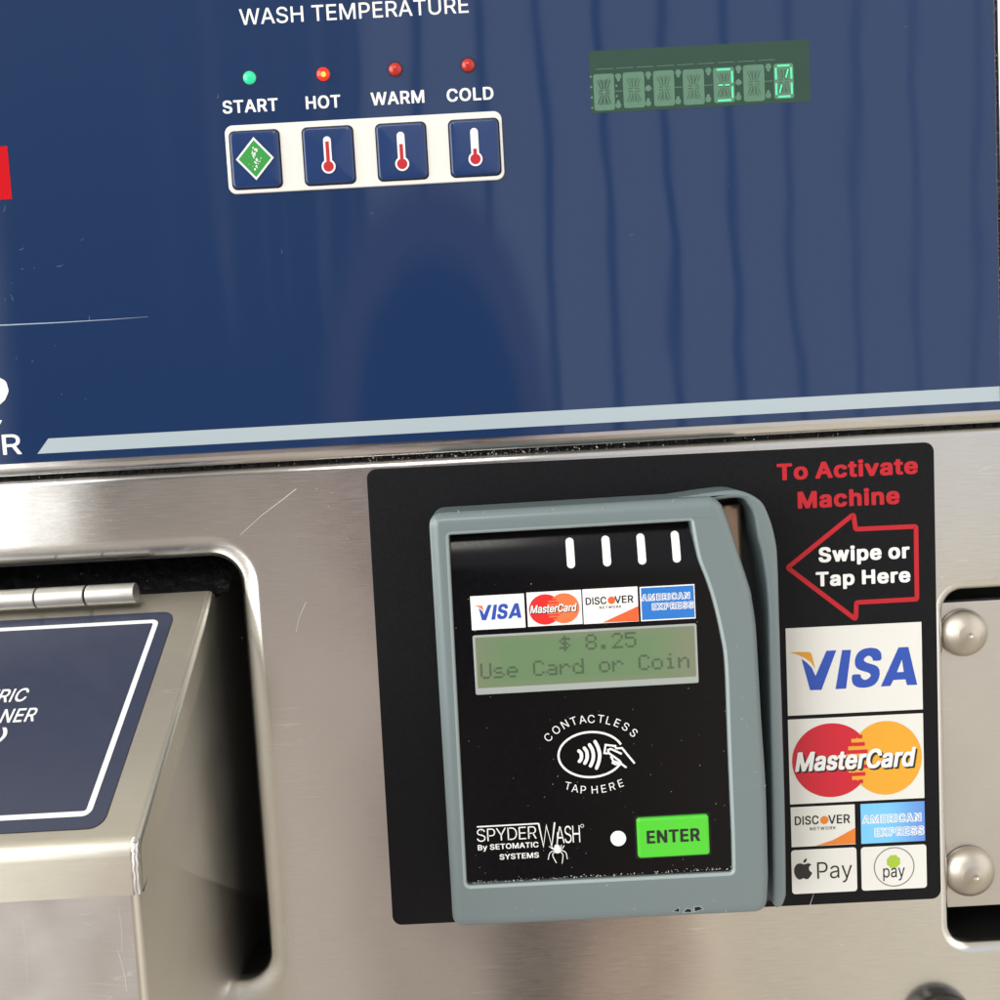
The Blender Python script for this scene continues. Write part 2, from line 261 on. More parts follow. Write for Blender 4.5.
    def build(s, name, parent=None, smooth=40, label=None, kind=None):
        me = bpy.data.meshes.new(name); me.from_pydata(s.v, [], s.f)
        for m in s.mats: me.materials.append(m)
        me.polygons.foreach_set('material_index', s.m)
        uv = me.uv_layers.new(name='uv')
        co = np.empty(len(me.vertices) * 3); me.vertices.foreach_get('co', co); co = co.reshape(-1, 3)
        li = np.empty(len(me.loops), dtype=np.int32); me.loops.foreach_get('vertex_index', li)
        c = co[li]; uv.data.foreach_set('uv', np.stack([c[:, 0], c[:, 1] - c[:, 2]], 1).astype(np.float32).ravel())
        if smooth:
            import bmesh
            bm = bmesh.new(); bm.from_mesh(me); bmesh.ops.remove_doubles(bm, verts=bm.verts, dist=1e-7); bm.to_mesh(me); bm.free()
            me.polygons.foreach_set('use_smooth', [True] * len(me.polygons)); me.set_sharp_from_angle(angle=R(smooth))
        o = bpy.data.objects.new(name, me); COL.objects.link(o)
        if smooth:
            wn = o.modifiers.new('weighted', 'WEIGHTED_NORMAL'); wn.mode = 'FACE_AREA'; wn.weight = 100; wn.keep_sharp = True
        if parent: o.parent = parent
        if label: o['label'] = label
        if kind: o['kind'] = kind
        return o
def thing(name, fr, label, cat):
    o = bpy.data.objects.new(name, None); COL.objects.link(o); o.empty_display_size = .02
    o.matrix_world = fr.matrix(); o['label'] = label; o['category'] = cat
    return o

# ---------------------------------------------------------------- materials
def sr(r, g, b):
    f = lambda c: (c / 255 / 12.92) if c <= 10 else ((c / 255 + .055) / 1.055) ** 2.4
    return (f(r), f(g), f(b), 1)
class NT:
    def __init__(s, t): s.t = t
    def n(s, ty, **kw):
        o = s.t.nodes.new(ty)
        for k, v in kw.items(): setattr(o, k, v)
        return o
    def l(s, a, b): s.t.links.new(a, b)
    def math(s, op, a, b=None, c=None, clamp=False):
        o = s.n('ShaderNodeMath', operation=op); o.use_clamp = clamp
        for i, x in enumerate((a, b, c)):
            if x is None: continue
            if isinstance(x, (int, float)): o.inputs[i].default_value = x
            else: s.l(x, o.inputs[i])
        return o.outputs[0]
    def smooth(s, x, a, b):
        o = s.n('ShaderNodeMapRange', interpolation_type='SMOOTHSTEP')
        s.l(x, o.inputs[0]); o.inputs[1].default_value = a; o.inputs[2].default_value = b
        return o.outputs[0]
    def mix(s, f, a, b, ty='MIX'):
        o = s.n('ShaderNodeMix', data_type='RGBA', blend_type=ty)
        for i, x in ((0, f), (6, a), (7, b)):
            if isinstance(x, (int, float)): o.inputs[i].default_value = x
            elif isinstance(x, tuple): o.inputs[i].default_value = x
            else: s.l(x, o.inputs[i])
        return o.outputs[2]
def base(name):
    m = bpy.data.materials.new(name); m.use_nodes = True
    return m, NT(m.node_tree), m.node_tree.nodes['Principled BSDF']
def noise(t, scale, vec=None, detail=3, rough=.5, coord='Object', sc=None):
    tc = t.n('ShaderNodeTexCoord'); v = tc.outputs[coord]
    if sc:
        mp = t.n('ShaderNodeMapping'); mp.inputs['Scale'].default_value = sc; t.l(v, mp.inputs[0]); v = mp.outputs[0]
    o = t.n('ShaderNodeTexNoise'); o.inputs['Scale'].default_value = scale; o.inputs['Detail'].default_value = detail; o.inputs['Roughness'].default_value = rough
    t.l(v, o.inputs['Vector']); return o.outputs['Fac']
def bump(t, p, h, dist, strength=1.0, sock='Normal', prev=None):
    b = t.n('ShaderNodeBump'); b.inputs['Strength'].default_value = strength; b.inputs['Distance'].default_value = dist
    t.l(h, b.inputs['Height'])
    if prev: t.l(prev, b.inputs['Normal'])
    t.l(b.outputs[0], p.inputs[sock]); return b.outputs[0]
def plain(name, col, rough=.5, spec=.5, metal=0.0, coat=0.0, coat_r=.05, mottle=.0, mscale=300, emis=None, es=0.0, bd=0.0, bscale=1500):
    m, t, p = base(name)
    p.inputs['Base Color'].default_value = col; p.inputs['Roughness'].default_value = rough
    p.inputs['Specular IOR Level'].default_value = spec; p.inputs['Metallic'].default_value = metal
    p.inputs['Coat Weight'].default_value = coat; p.inputs['Coat Roughness'].default_value = coat_r
    if mottle:
        n = noise(t, mscale)
        d = tuple(c * (1 - mottle) for c in col[:3]) + (1,); b = tuple(min(1, c * (1 + mottle)) for c in col[:3]) + (1,)
        t.l(t.mix(n, d, b), p.inputs['Base Color'])
        rr = t.n('ShaderNodeMapRange'); t.l(n, rr.inputs[0]); rr.inputs[3].default_value = max(0, rough - .06); rr.inputs[4].default_value = rough + .08; t.l(rr.outputs[0], p.inputs['Roughness'])
    if bd: bump(t, p, noise(t, bscale), bd)
    if emis: p.inputs['Emission Color'].default_value = emis; p.inputs['Emission Strength'].default_value = es
    return m

SLATP, SLAT0, FIGU = .0605, -.012, .055
WORLD, KEY, EXPO = .86, 3.8, 0.0

def steel(name, col=(.62, .60, .57, 1), rough=.30, aniso=.75, dents=.00012, dscale=9, scr=.5, rot=.25, gsc=(110, 2600, 2600), gk=.10):
    m, t, p = base(name)
    p.inputs['Metallic'].default_value = 1; p.inputs['Base Color'].default_value = col
    p.inputs['Anisotropic'].default_value = aniso; p.inputs['Anisotropic Rotation'].default_value = rot
    tg = t.n('ShaderNodeTangent', direction_type='UV_MAP'); tg.uv_map = 'uv'; t.l(tg.outputs[0], p.inputs['Tangent'])
    grain = noise(t, 1.0, sc=gsc, detail=3, rough=.6)          # fine brushing
    blot = noise(t, 26, detail=5, rough=.65)
    f = t.math('MULTIPLY_ADD', grain, gk, rough - .04 - gk * .5)
    f = t.math('MULTIPLY_ADD', blot, .10, f)
    t.l(t.math('SUBTRACT', f, .03, clamp=True), p.inputs['Roughness'])
    # hairline scratches: thin level lines of stretched noise
    vo = t.n('ShaderNodeTexNoise'); vo.inputs['Scale'].default_value = 1; vo.inputs['Detail'].default_value = 1
    tc = t.n('ShaderNodeTexCoord'); mp = t.n('ShaderNodeMapping'); mp.inputs['Rotation'].default_value = (0, 0, R(33)); mp.inputs['Scale'].default_value = (22, 260, 100)
    t.l(tc.outputs['Object'], mp.inputs[0]); t.l(mp.outputs[0], vo.inputs['Vector'])
    line = t.math('SUBTRACT', vo.outputs['Fac'], .5); line = t.math('ABSOLUTE', line); line = t.smooth(line, .012, .0)
    msk = t.smooth(noise(t, 34, detail=2), .56, .68)
    scm = t.math('MULTIPLY', line, msk); scm = t.math('MULTIPLY', scm, scr)
    dk = tuple(c * .93 for c in col[:3]) + (1,); lt = tuple(min(1, c * 1.06) for c in col[:3]) + (1,)
    c = t.mix(blot, dk, lt); c = t.mix(t.smooth(grain, .30, .72), t.mix(gk * .8, c, (.30, .29, .27, 1)), c); c = t.mix(scm, c, (.9, .89, .87, 1)); t.l(c, p.inputs['Base Color'])
    h = t.math('MULTIPLY_ADD', grain, .006, noise(t, dscale, detail=1.5))
    bump(t, p, h, dents * 60, .35)
    return m

STEEL = steel('brushed_steel', (.655, .645, .628, 1), .215, .92, scr=.25, gk=.14)
STEEL_BOX = steel('dispenser_steel', (.60, .57, .52, 1), .42, .3, .00005, 14, .0, .25, (300, 40, 700), .015)
STEEL_LID = steel('lid_steel', (.63, .60, .53, 1), .34, .5, .00006, 12, .3)
STEEL_WORN = steel('worn_steel', (.60, .585, .58, 1), .34, .5, .00007, 30, .7)
HINGE = steel('hinge_steel', (.58, .57, .55, 1), .46, .1, .00004, 60, .3)
STEEL_PLATE = steel('plate_steel', (.58, .56, .53, 1), .42, .2, .00005, 14, .3)
STEEL_POL = steel('polished_steel', (.66, .63, .58, 1), .22, .2, .00003, 40, .2, gk=.08)
BOLT = steel('bolt_steel', (.50, .46, .40, 1), .45, .0, .00003, 40, .2, gk=.08)

def fascia_material():
    m, t, p = base('blue_fascia')
    spk = noise(t, 900, detail=2)
    c = t.mix(spk, (.0095, .0265, .083, 1), (.0112, .0298, .090, 1)); t.l(c, p.inputs['Base Color'])
    p.inputs['Roughness'].default_value = .085; p.inputs['Specular IOR Level'].default_value = .5
    sm = noise(t, 18, detail=4, rough=.6); rr = t.n('ShaderNodeMapRange'); t.l(sm, rr.inputs[0]); rr.inputs[3].default_value = .02; rr.inputs[4].default_value = .06
    t.l(rr.outputs[0], p.inputs['Roughness'])
    w = noise(t, 11, detail=1.0, rough=.4, sc=(1.1, .8, 1))
    w2 = noise(t, 38, detail=1.0, rough=.4, sc=(1.2, .7, 1)); w = t.math('MULTIPLY_ADD', w2, .16, w)
    bump(t, p, w, .0011, .26)
    return m
BLUE = fascia_material()
BLUE_LABEL = plain('blue_lid_label', (.026, .034, .068, 1), .2, .7, mottle=.05, mscale=200, bd=.00002, bscale=60)
BLUE_BTN = plain('blue_button_film', (.012, .034, .12, 1), .14, .5, bd=.00008, bscale=90)
WHITE_PRINT = plain('white_print', (.73, .73, .73, 1), .35)
OFFWHITE = plain('white_film', (.66, .655, .63, 1), .33, mottle=.02, mscale=60)
STRIPE = plain('pale_blue_print', (.345, .41, .45, 1), .18, .5)
RED_PRINT = plain('red_print', (.46, .0005, .006, 1), .5, .08)
SIGN_RED = plain('sign_red', sr(173, 28, 39), .45, .3)
SIGN_BLACK = plain('sign_black', (.0065, .0065, .008, 1), .45, .13, mottle=.75, mscale=1500)
SIGN_WHITE = plain('sign_white', (.66, .657, .63, 1), .4, mottle=.015, mscale=90)
GREEN_PRINT = plain('green_print', sr(44, 138, 57), .3)
PLASTIC = plain('grey_blue_plastic', (.142, .181, .191, 1), .28, .5, bd=.000012, bscale=2400)
PANEL_BLACK = plain('black_glossy_film', (.003, .003, .004, 1), .17, .2, mottle=.2, mscale=700)
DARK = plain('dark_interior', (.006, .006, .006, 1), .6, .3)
GASKET = plain('black_rubber', (.005, .005, .0055, 1), .42, .4, bd=.001, bscale=320)
SEAL = plain('seam_sealant', (.004, .004, .004, 1), .55, .2, bd=.002, bscale=500)
CRUMB = plain('crumb', (.75, .73, .70, 1), .25)
DUST = plain('dust', (.42, .41, .38, 1), .8)
GRIME = plain('grime', (.12, .11, .10, 1), .6)
SCRATCH = plain('scratch', (.26, .32, .42, 1), .5)
SCRATCH_S = plain('steel_scratch', (.72, .71, .70, 1), .5, metal=.75)
VISA_BLUE = plain('print_blue', sr(35, 72, 164), .4)
VISA_GOLD = plain('print_gold', sr(208, 147, 37), .4)
MC_RED = plain('print_crimson', sr(189, 24, 46), .4)
MC_YEL = plain('print_amber', sr(217, 155, 42), .4)
MC_RED2 = plain('print_bright_red', sr(208, 40, 40), .3)
MC_ORG = plain('print_salmon', sr(221, 112, 66), .3)
ORANGE = plain('print_orange', sr(213, 120, 40), .4)
ORANGE2 = plain('print_bright_orange', sr(219, 92, 48), .3)
INK = plain('print_black', (.012, .012, .012, 1), .45)
AMEX2 = plain('print_azure', sr(37, 110, 189), .3)
def amex_sign():
    m, t, p = base('print_sky_blue')
    tc = t.n('ShaderNodeTexCoord'); mp = t.n('ShaderNodeMapping'); t.l(tc.outputs['Generated'], mp.inputs[0])
    sx = t.n('ShaderNodeSeparateXYZ'); t.l(mp.outputs[0], sx.inputs[0])
    p.inputs['Roughness'].default_value = .4
    f = t.smooth(sx.outputs[0], .3, 1.1); t.l(t.mix(f, sr(112, 188, 232), sr(92, 132, 206)), p.inputs['Base Color'])
    return m
AMEX = amex_sign()
DROID = plain('print_lime', sr(151, 182, 52), .4)
GREYLINE = plain('print_grey', (.16, .16, .16, 1), .45)
ENTER_GREEN = plain('green_button', sr(77, 190, 53), .22, .4, emis=(.10, .8, .06, 1), es=.01)
HOLE = plain('lamp_hole', (.006, .012, .035, 1), .4, .3)
LED_GREEN = plain('green_led', sr(20, 160, 110), .15, emis=(.05, .9, .5, 1), es=.5)
LED_RED_ON = plain('lit_red_led', sr(225, 20, 15), .15, emis=(1, .03, .01, 1), es=.95)
LED_HOT = plain('led_die', sr(255, 150, 40), .3, emis=(1, .40, .05, 1), es=1.0)
LED_RED = plain('unlit_red_led', sr(176, 34, 28), .2)
def lcd():
    m, t, p = base('lcd_glass')
    tc = t.n('ShaderNodeTexCoord'); sx = t.n('ShaderNodeSeparateXYZ'); t.l(tc.outputs['Generated'], sx.inputs[0])
    ex = t.math('ABSOLUTE', t.math('SUBTRACT', sx.outputs[0], .47)); ey = t.math('ABSOLUTE', t.math('SUBTRACT', sx.outputs[1], .5))
    e = t.math('MAXIMUM', t.smooth(ex, .30, .56), t.smooth(ey, .34, .58))  # backlight falloff painted into the colour: greener centre, greyer edges
    n = noise(t, 22, detail=2); e = t.math('MULTIPLY_ADD', n, .25, e, clamp=True)
    t.l(t.mix(e, (.112, .196, .10, 1), (.165, .188, .125, 1)), p.inputs['Base Color']); p.inputs['Roughness'].default_value = .22
    return m
LCD = lcd()
LCD_DOT = plain('lcd_dot', (.060, .092, .056, 1), .35)
LCD_FRAME = plain('lcd_frame', (.30, .335, .32, 1), .3)
VFD = plain('display_filter', (.015, .048, .031, 1), .12, .5, mottle=.1, mscale=120)
SEG_OFF = plain('unlit_segment', (.078, .172, .114, 1), .4, mottle=.1, mscale=500)
SEG_DARK = plain('segment_gap', (.028, .066, .044, 1), .4)
SEG_ON = plain('lit_segment', (.03, .2, .12, 1), .4, emis=(.11, 1, .45, 1), es=.9)
COPPER = plain('reader_metal', (.36, .25, .18, 1), .4, metal=.9)
BLACK_METAL = plain('dark_lock_metal', (.035, .032, .03, 1), .25, metal=.6)

# ================================================================ WASHING MACHINE
E = PXM
wm = thing('washing_machine', Frame((0, 0, 0), (1, 0, 0), (0, 0, 1)), 'stainless steel washing machine front with dark blue control panel above a brushed panel', 'washing machine')
# seam heights from the photograph
seam_t = (M.at(0, 477.3)[1] + M.at(1000, 422.2)[1]) / 2
blue_b = (M.at(0, 464.3)[1] + M.at(1000, 409.8)[1]) / 2
steel_t = (M.at(0, 480.5)[1] + M.at(1000, 426.8)[1]) / 2

# lower steel front with two rolled cut-outs
RIM, RIMD = .0078, .0056
cut_u1 = M.at(258, 630)[0] + .0022; cut_v1 = M.at(207, 541.5)[1] + .0022; cut_v0 = M.at(236, 1001)[1] - .0022
cut = lambda d: rrect(-.30, cut_u1 - d, cut_v0 + d, cut_v1 - d, .0177 - d, 10)
RIM2, RIMD2 = .0040, .0032
c2u0 = M.at(938.7, 760)[0] - .0008; c2v1 = M.at(975, 580.5)[1] + .0008; c2v0 = M.at(985, 953)[1] - .0008
cut2 = lambda d: rrect(c2u0 + d, .34, c2v0 + d, c2v1 - d, .0113 - d, 10)
fp = MB()
TOPR = .0026
fp.sheet([[(-.36, -.34), (.40, -.34), (.40, steel_t - TOPR), (-.36, steel_t - TOPR)], cut(0), cut2(0)], 0, STEEL)
prof = [(steel_t - TOPR + TOPR * math.sin(R(a)), -TOPR * (1 - math.cos(R(a)))) for a in range(0, 91, 15)] + [(steel_t, -.012)]
fp.loft([[(-.36, v, w), (.40, v, w)] for v, w in prof], STEEL, closed=False)
for fn, rm, rd in ((cut, RIM, RIMD), (cut2, RIM2, RIMD2)):
    rings = []
    for a in range(0, 91, 10):
        d = rm * math.sin(R(a)); w = -rd * (1 - math.cos(R(a)))
        rings.append([(u, v, w) for u, v in fn(min(d, rm - 1e-5))])
    rings.append([(u, v, -rd - .0015) for u, v in fn(rm - 1e-5)])
    fp.loft(rings, STEEL)
front = fp.build('front_panel', wm, 50)
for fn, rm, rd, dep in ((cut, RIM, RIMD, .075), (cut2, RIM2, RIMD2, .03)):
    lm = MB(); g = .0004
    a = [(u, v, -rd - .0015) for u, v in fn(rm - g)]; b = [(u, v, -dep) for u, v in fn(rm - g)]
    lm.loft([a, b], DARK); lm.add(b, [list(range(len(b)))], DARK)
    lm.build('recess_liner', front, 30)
def scratch(path_px, w0, w1, h, mat, parent, fr=M):
    s = MB(); s.ribbon(fr.pts(path_px, h), w0 * .7, h, mat, w2=w1 * .6); return s.build('scratch', parent, 0)
for path, a, b in (([(240, 535), (262, 515), (282, 500), (296, 489)], .0001, .0003),
                   ([(285, 926), (287, 938), (289, 944)], .0005, .0002),
                   ([(296, 632), (299, 618), (306, 602)], .0001, .0002),
                   ([(810, 905), (812, 899), (814, 893)], .00025, .0001), ([(941, 576), (944, 579)], .0003, .0002)):
    scratch(path, a, b, .00008 if path[0][0] != 810 else .0006, SCRATCH_S, front)
sp = MB()
for i in range(60):
    px, py = random.choice(((random.uniform(255, 375), random.uniform(470, 990)), (random.uniform(300, 940), random.uniform(925, 1000)), (random.uniform(0, 370), random.uniform(485, 540)), (random.uniform(940, 1000), random.uniform(440, 570))))
    c = M.at(px, py); r = random.uniform(.00006, .00015)
    if abs(c[0] - cut_u1) < .006 and c[1] < cut_v1: continue
    sp.sheet(ellipse(c[0], c[1], r, r * random.uniform(.6, 1.5), 6), .00012 + i * 1e-7, DUST)
sp.build('dust_specks', front, 0, kind='stuff')

# lock under the right cut-out
lk = MB(); lc = M.at(939, 1020); lr = 35.5 * E
rings = []
for r, w in ((1.0, 0), (1.0, .003), (.96, .0045), (.88, .0052), (.78, .0050), (.70, .0035), (.66, .0015)):
    rings.append([(lc[0] + lr * r * math.cos(R(k * 7.5)), lc[1] + lr * r * math.sin(R(k * 7.5)), w) for k in range(48)])
lk.loft(rings, BLACK_METAL); lk.add(rings[-1], [list(range(48))], BLACK_METAL)
lk.build('lock', wm, 50)

# control housing: steel trim that carries the blue fascia
ch = MB(); HR = .0030
prof = [(seam_t + HR - HR * math.sin(R(a)), .003 - HR * (1 - math.cos(R(a)))) for a in range(0, 91, 10)] + [(seam_t, -.014)]
ch.sheet([(-.36, seam_t + HR), (.40, seam_t + HR), (.40, .40), (-.36, .40)], .003, STEEL)
ch.loft([[(u, v, w) for u in (-.36, .40)] for v, w in prof], STEEL, closed=False)
ch.build('control_housing', wm, 50)
FH = .0042
fu1 = M.at(996.5, 115, FH)[0]
fa = MB(); fa.slab([(-.36, blue_b), (fu1, blue_b), (fu1, .40), (-.36, .40)], .003, FH, .0004, BLUE, 2)
fascia = fa.build('control_fascia', wm, 30)
# side trim beside the fascia
et = MB(); et.slab([(fu1 + .0004, blue_b + .002), (fu1 + .012, blue_b + .002), (fu1 + .012, .40), (fu1 + .0004, .40)], .0031, .0062, .0014, STEEL_POL, 4)
et.build('side_trim', wm, 50)
eg = MB()
for i in range(110):
    v = random.uniform(blue_b + .004, .19); u = fu1 + random.uniform(-.0003, .0005); r = random.uniform(.0001, .00028)
    eg.add([(u + r * math.cos(R(k * 72 + i)), v + r * math.sin(R(k * 72 + i)), FH + .00003) for k in range(5)] + [(u, v, FH + r * .8)], [(k, (k + 1) % 5, 5) for k in range(5)], GRIME)
eg.build('edge_grime', fascia, 0, kind='stuff')
H1 = FH + .00006
st = MB(); st_t = (M.at(48.3, 438.4, H1)[1] + M.at(1000, 386.4, H1)[1]) / 2; st_b = (M.at(37.5, 454.1, H1)[1] + M.at(1000, 400.8, H1)[1]) / 2
st.sheet([(M.at(37.5, 454.1, H1)[0], st_b), (fu1 - .0005, st_b), (fu1 - .0005, st_t), (M.at(48.3, 438.4, H1)[0], st_t)], H1, STRIPE)
st.build('pale_stripe', fascia, 0)
hl = MB(); hl.ptext(M, 'WASH TEMPERATURE', (240, 25), (468.8, 12.8), 16, H1, WHITE_PRINT, .006)
hl.build('heading_lettering', fascia, 0)
for word, bl, br, cap in (('START', (223, 113.6), (278.4, 111.2), 13.2), ('HOT', (306.2, 109.4), (340.8, 107.6), 13.2), ('WARM', (371.2, 105.6), (424.6, 103), 13.3), ('COLD', (447, 101.8), (493.8, 99.8), 13.2)):
    c = MB(); c.ptext(M, word, bl, br, cap, H1, WHITE_PRINT, .023, track=.01); c.build('button_caption', fascia, 0)
re = MB(); q = M.pts([(-40, 148.5), (6.8, 146), (12.5, 199), (-40, 202)], H1); ru = (q[1][0] + q[2][0]) / 2; rv1 = q[1][1]; rv0 = q[2][1]
re.sheet([(q[0][0], rv0), (ru, rv0), (ru, rv1), (q[0][0], rv1)], H1, RED_PRINT); re.build('red_patch', fascia, 0)
bl = MB(); bl.sheet(fillet(M.pts([(-26, 380), (-2, 377), (6, 381), (8.8, 391), (5, 400), (-4, 408), (-14, 414), (-26, 414)], H1), .002, 4), H1, WHITE_PRINT)
bl.sheet(M.pts([(-6, 428), (-2, 428), (2.2, 420.2), (-1, 420.2)], H1), H1, WHITE_PRINT)
bl.ptext(M, 'R', (3.2, 455), (22, 454), 20.3, H1, WHITE_PRINT, .008); bl.build('side_lettering', fascia, 0)
scratch([(-5, 325.5), (60, 322.5), (110, 319.5), (148, 316.8)], .0006, .0001, H1, SCRATCH, fascia)
for i in range(22):
    px, py = (random.uniform(0, 90), random.uniform(180, 420)) if i < 15 else (random.uniform(100, 990), random.uniform(10, 400))
    L = random.uniform(1, 7); a = random.choice((85, 100, 60, 20, 5, 120)) + random.uniform(-15, 15)
    scratch([(px, py), (px + L * .6 * math.cos(R(a)), py - L * .6 * math.sin(R(a))), (px + L * math.cos(R(a + 12)), py - L * math.sin(R(a + 12)))], random.uniform(.00006, .00014), .00004, H1, SCRATCH, fascia)

# buttons in a white strip
bs = MB(); q = M.rect([(223.5, 126.4), (500.6, 111), (505.5, 180), (230.6, 194.6)], FH)
bs.slab(rrect(*q, .0026), FH - .0001, FH + .0006, .0003, OFFWHITE, 3); strip = bs.build('button_strip', wm, 40)
BH = FH + .0006
thermo = {1: ((328.6, 166.4), 430, .12), 2: ((402.2, 163.8), 0, .34), 3: ((475.5, 159), 0, .62)}
quads = (((229.4, 132.8), (277.8, 130), (282.6, 186.2), (234, 189.8)), ((302.4, 129), (352, 126), (355.2, 182.4), (306.2, 185.6)),
         ((376, 125.4), (425, 122.2), (427.8, 178), (379.2, 181)), ((449, 121.6), (497.6, 118.4), (500.8, 174.4), (451.8, 177)))
for i, qd in enumerate(quads):
    u0, u1, v0, v1 = M.rect(qd, BH); b = MB()
    b.sheet(rrect(u0 - .0004, u1 + .0004, v0 - .0004, v1 + .0004, .0018), BH + .00004, DARK)
    top = b.slab(rrect(u0, u1, v0, v1, .0016), BH + .00005, BH + .0009, .0007, BLUE_BTN, 4, cap=False)
    # domed film
    rings = []; l = top
    for k in range(7):
        rings.append([(u, v, BH + .0009 + .00016 * math.sin(R(15 * k))) for u, v in ([(((u0 + u1) / 2) + (a - (u0 + u1) / 2) * (1 - k * .15), ((v0 + v1) / 2) + (c - (v0 + v1) / 2) * (1 - k * .15)) for a, c in top])])
    b.loft(rings, BLUE_BTN); b.add(rings[-1], [list(range(len(top)))], BLUE_BTN)
    ob = b.build('push_button', wm, 60); ic = MB(); h = BH + .0012
    if i == 0:
        cx, cy = M.at(254.9, 158.6, h); a, c = 18.2 * E, 20.2 * E
        ic.sheet([(cx - a, cy), (cx, cy - c), (cx + a, cy), (cx, cy + c)], h, WHITE_PRINT)
        a *= .86; c *= .86; ic.sheet([(cx - a, cy), (cx, cy - c), (cx + a, cy), (cx, cy + c)], h + .00004, GREEN_PRINT)
        rr = random.Random(3)
        for k in range(34):
            if k < 20: x = cx + rr.uniform(-.12, .16) * a; y = cy + rr.uniform(-.62, .6) * c
            else: x = cx + rr.uniform(-.4, .4) * a; y = cy + rr.uniform(-.5, .5) * c
            r = rr.uniform(.00015, .0005) * (1 if k < 20 else .5)
            ic.sheet(ellipse(x, y, r * .7, r, 6), h + .00008 + k * 4e-6, WHITE_PRINT)
        ic.build('diamond_icon', ob, 0)
    else:
        (bx, by), _, empty = thermo[i]; cx, cy = M.at(bx, by, h); r = 6.7 * E; w = 3.7 * E
        topv = M.at(bx, {1: 136.2, 2: 131.6, 3: 127.8}[i], h)[1]
        ol = [(cx - w, cy + r * .8), (cx - w, topv - w)] + ellipse(cx, topv - w, w, n=8, a0=180, a1=0)[1:] + [(cx + w, cy + r * .8)] + ellipse(cx, cy, r, n=24, a0=55, a1=-235)[0:]
        ic.sheet(ccw(ol), h, WHITE_PRINT)
        h2 = h + .00004; r2 = r * .74; w2 = w * .46; rt = topv - w - (topv - cy) * (empty - .08)
        ol = [(cx - w2, cy + r2 * .85), (cx - w2, rt), (cx + w2, rt), (cx + w2, cy + r2 * .85)] + ellipse(cx, cy, r2, n=24, a0=60, a1=-240)
        ic.sheet(ccw(ol), h2, SIGN_RED); ic.build('thermometer_icon', ob, 0)

# indicator lamps
for (px, py), mt in (((249.6, 77.8), LED_GREEN), ((323.2, 74.2), LED_RED_ON), ((395.2, 69.4), LED_RED), ((468.2, 65.3), LED_RED)):
    cx, cy = M.at(px, py, FH); r = 6.3 * E; b = MB(); rings = []
    for k in range(7):
        a = R(15 * k); rr_ = max(r * math.cos(a), r * .02); rings.append([(cx + rr_ * math.cos(R(15 * j)), cy + rr_ * math.sin(R(15 * j)), FH - .00005 + r * .55 * math.sin(a)) for j in range(24)])
    b.loft(rings, mt); b.add(rings[-1], [list(range(24))], mt); b.sheet(ellipse(cx, cy, r * 1.22, n=24), FH + .00003, HOLE); o = b.build('indicator_lamp', wm, 60)
    if mt is LED_RED_ON:
        d = MB(); d.sheet(ellipse(cx + r * .12, cy - r * .2, r * .38, r * .42, 14), FH + r * .56, LED_HOT); d.build('glowing_die', o, 0)

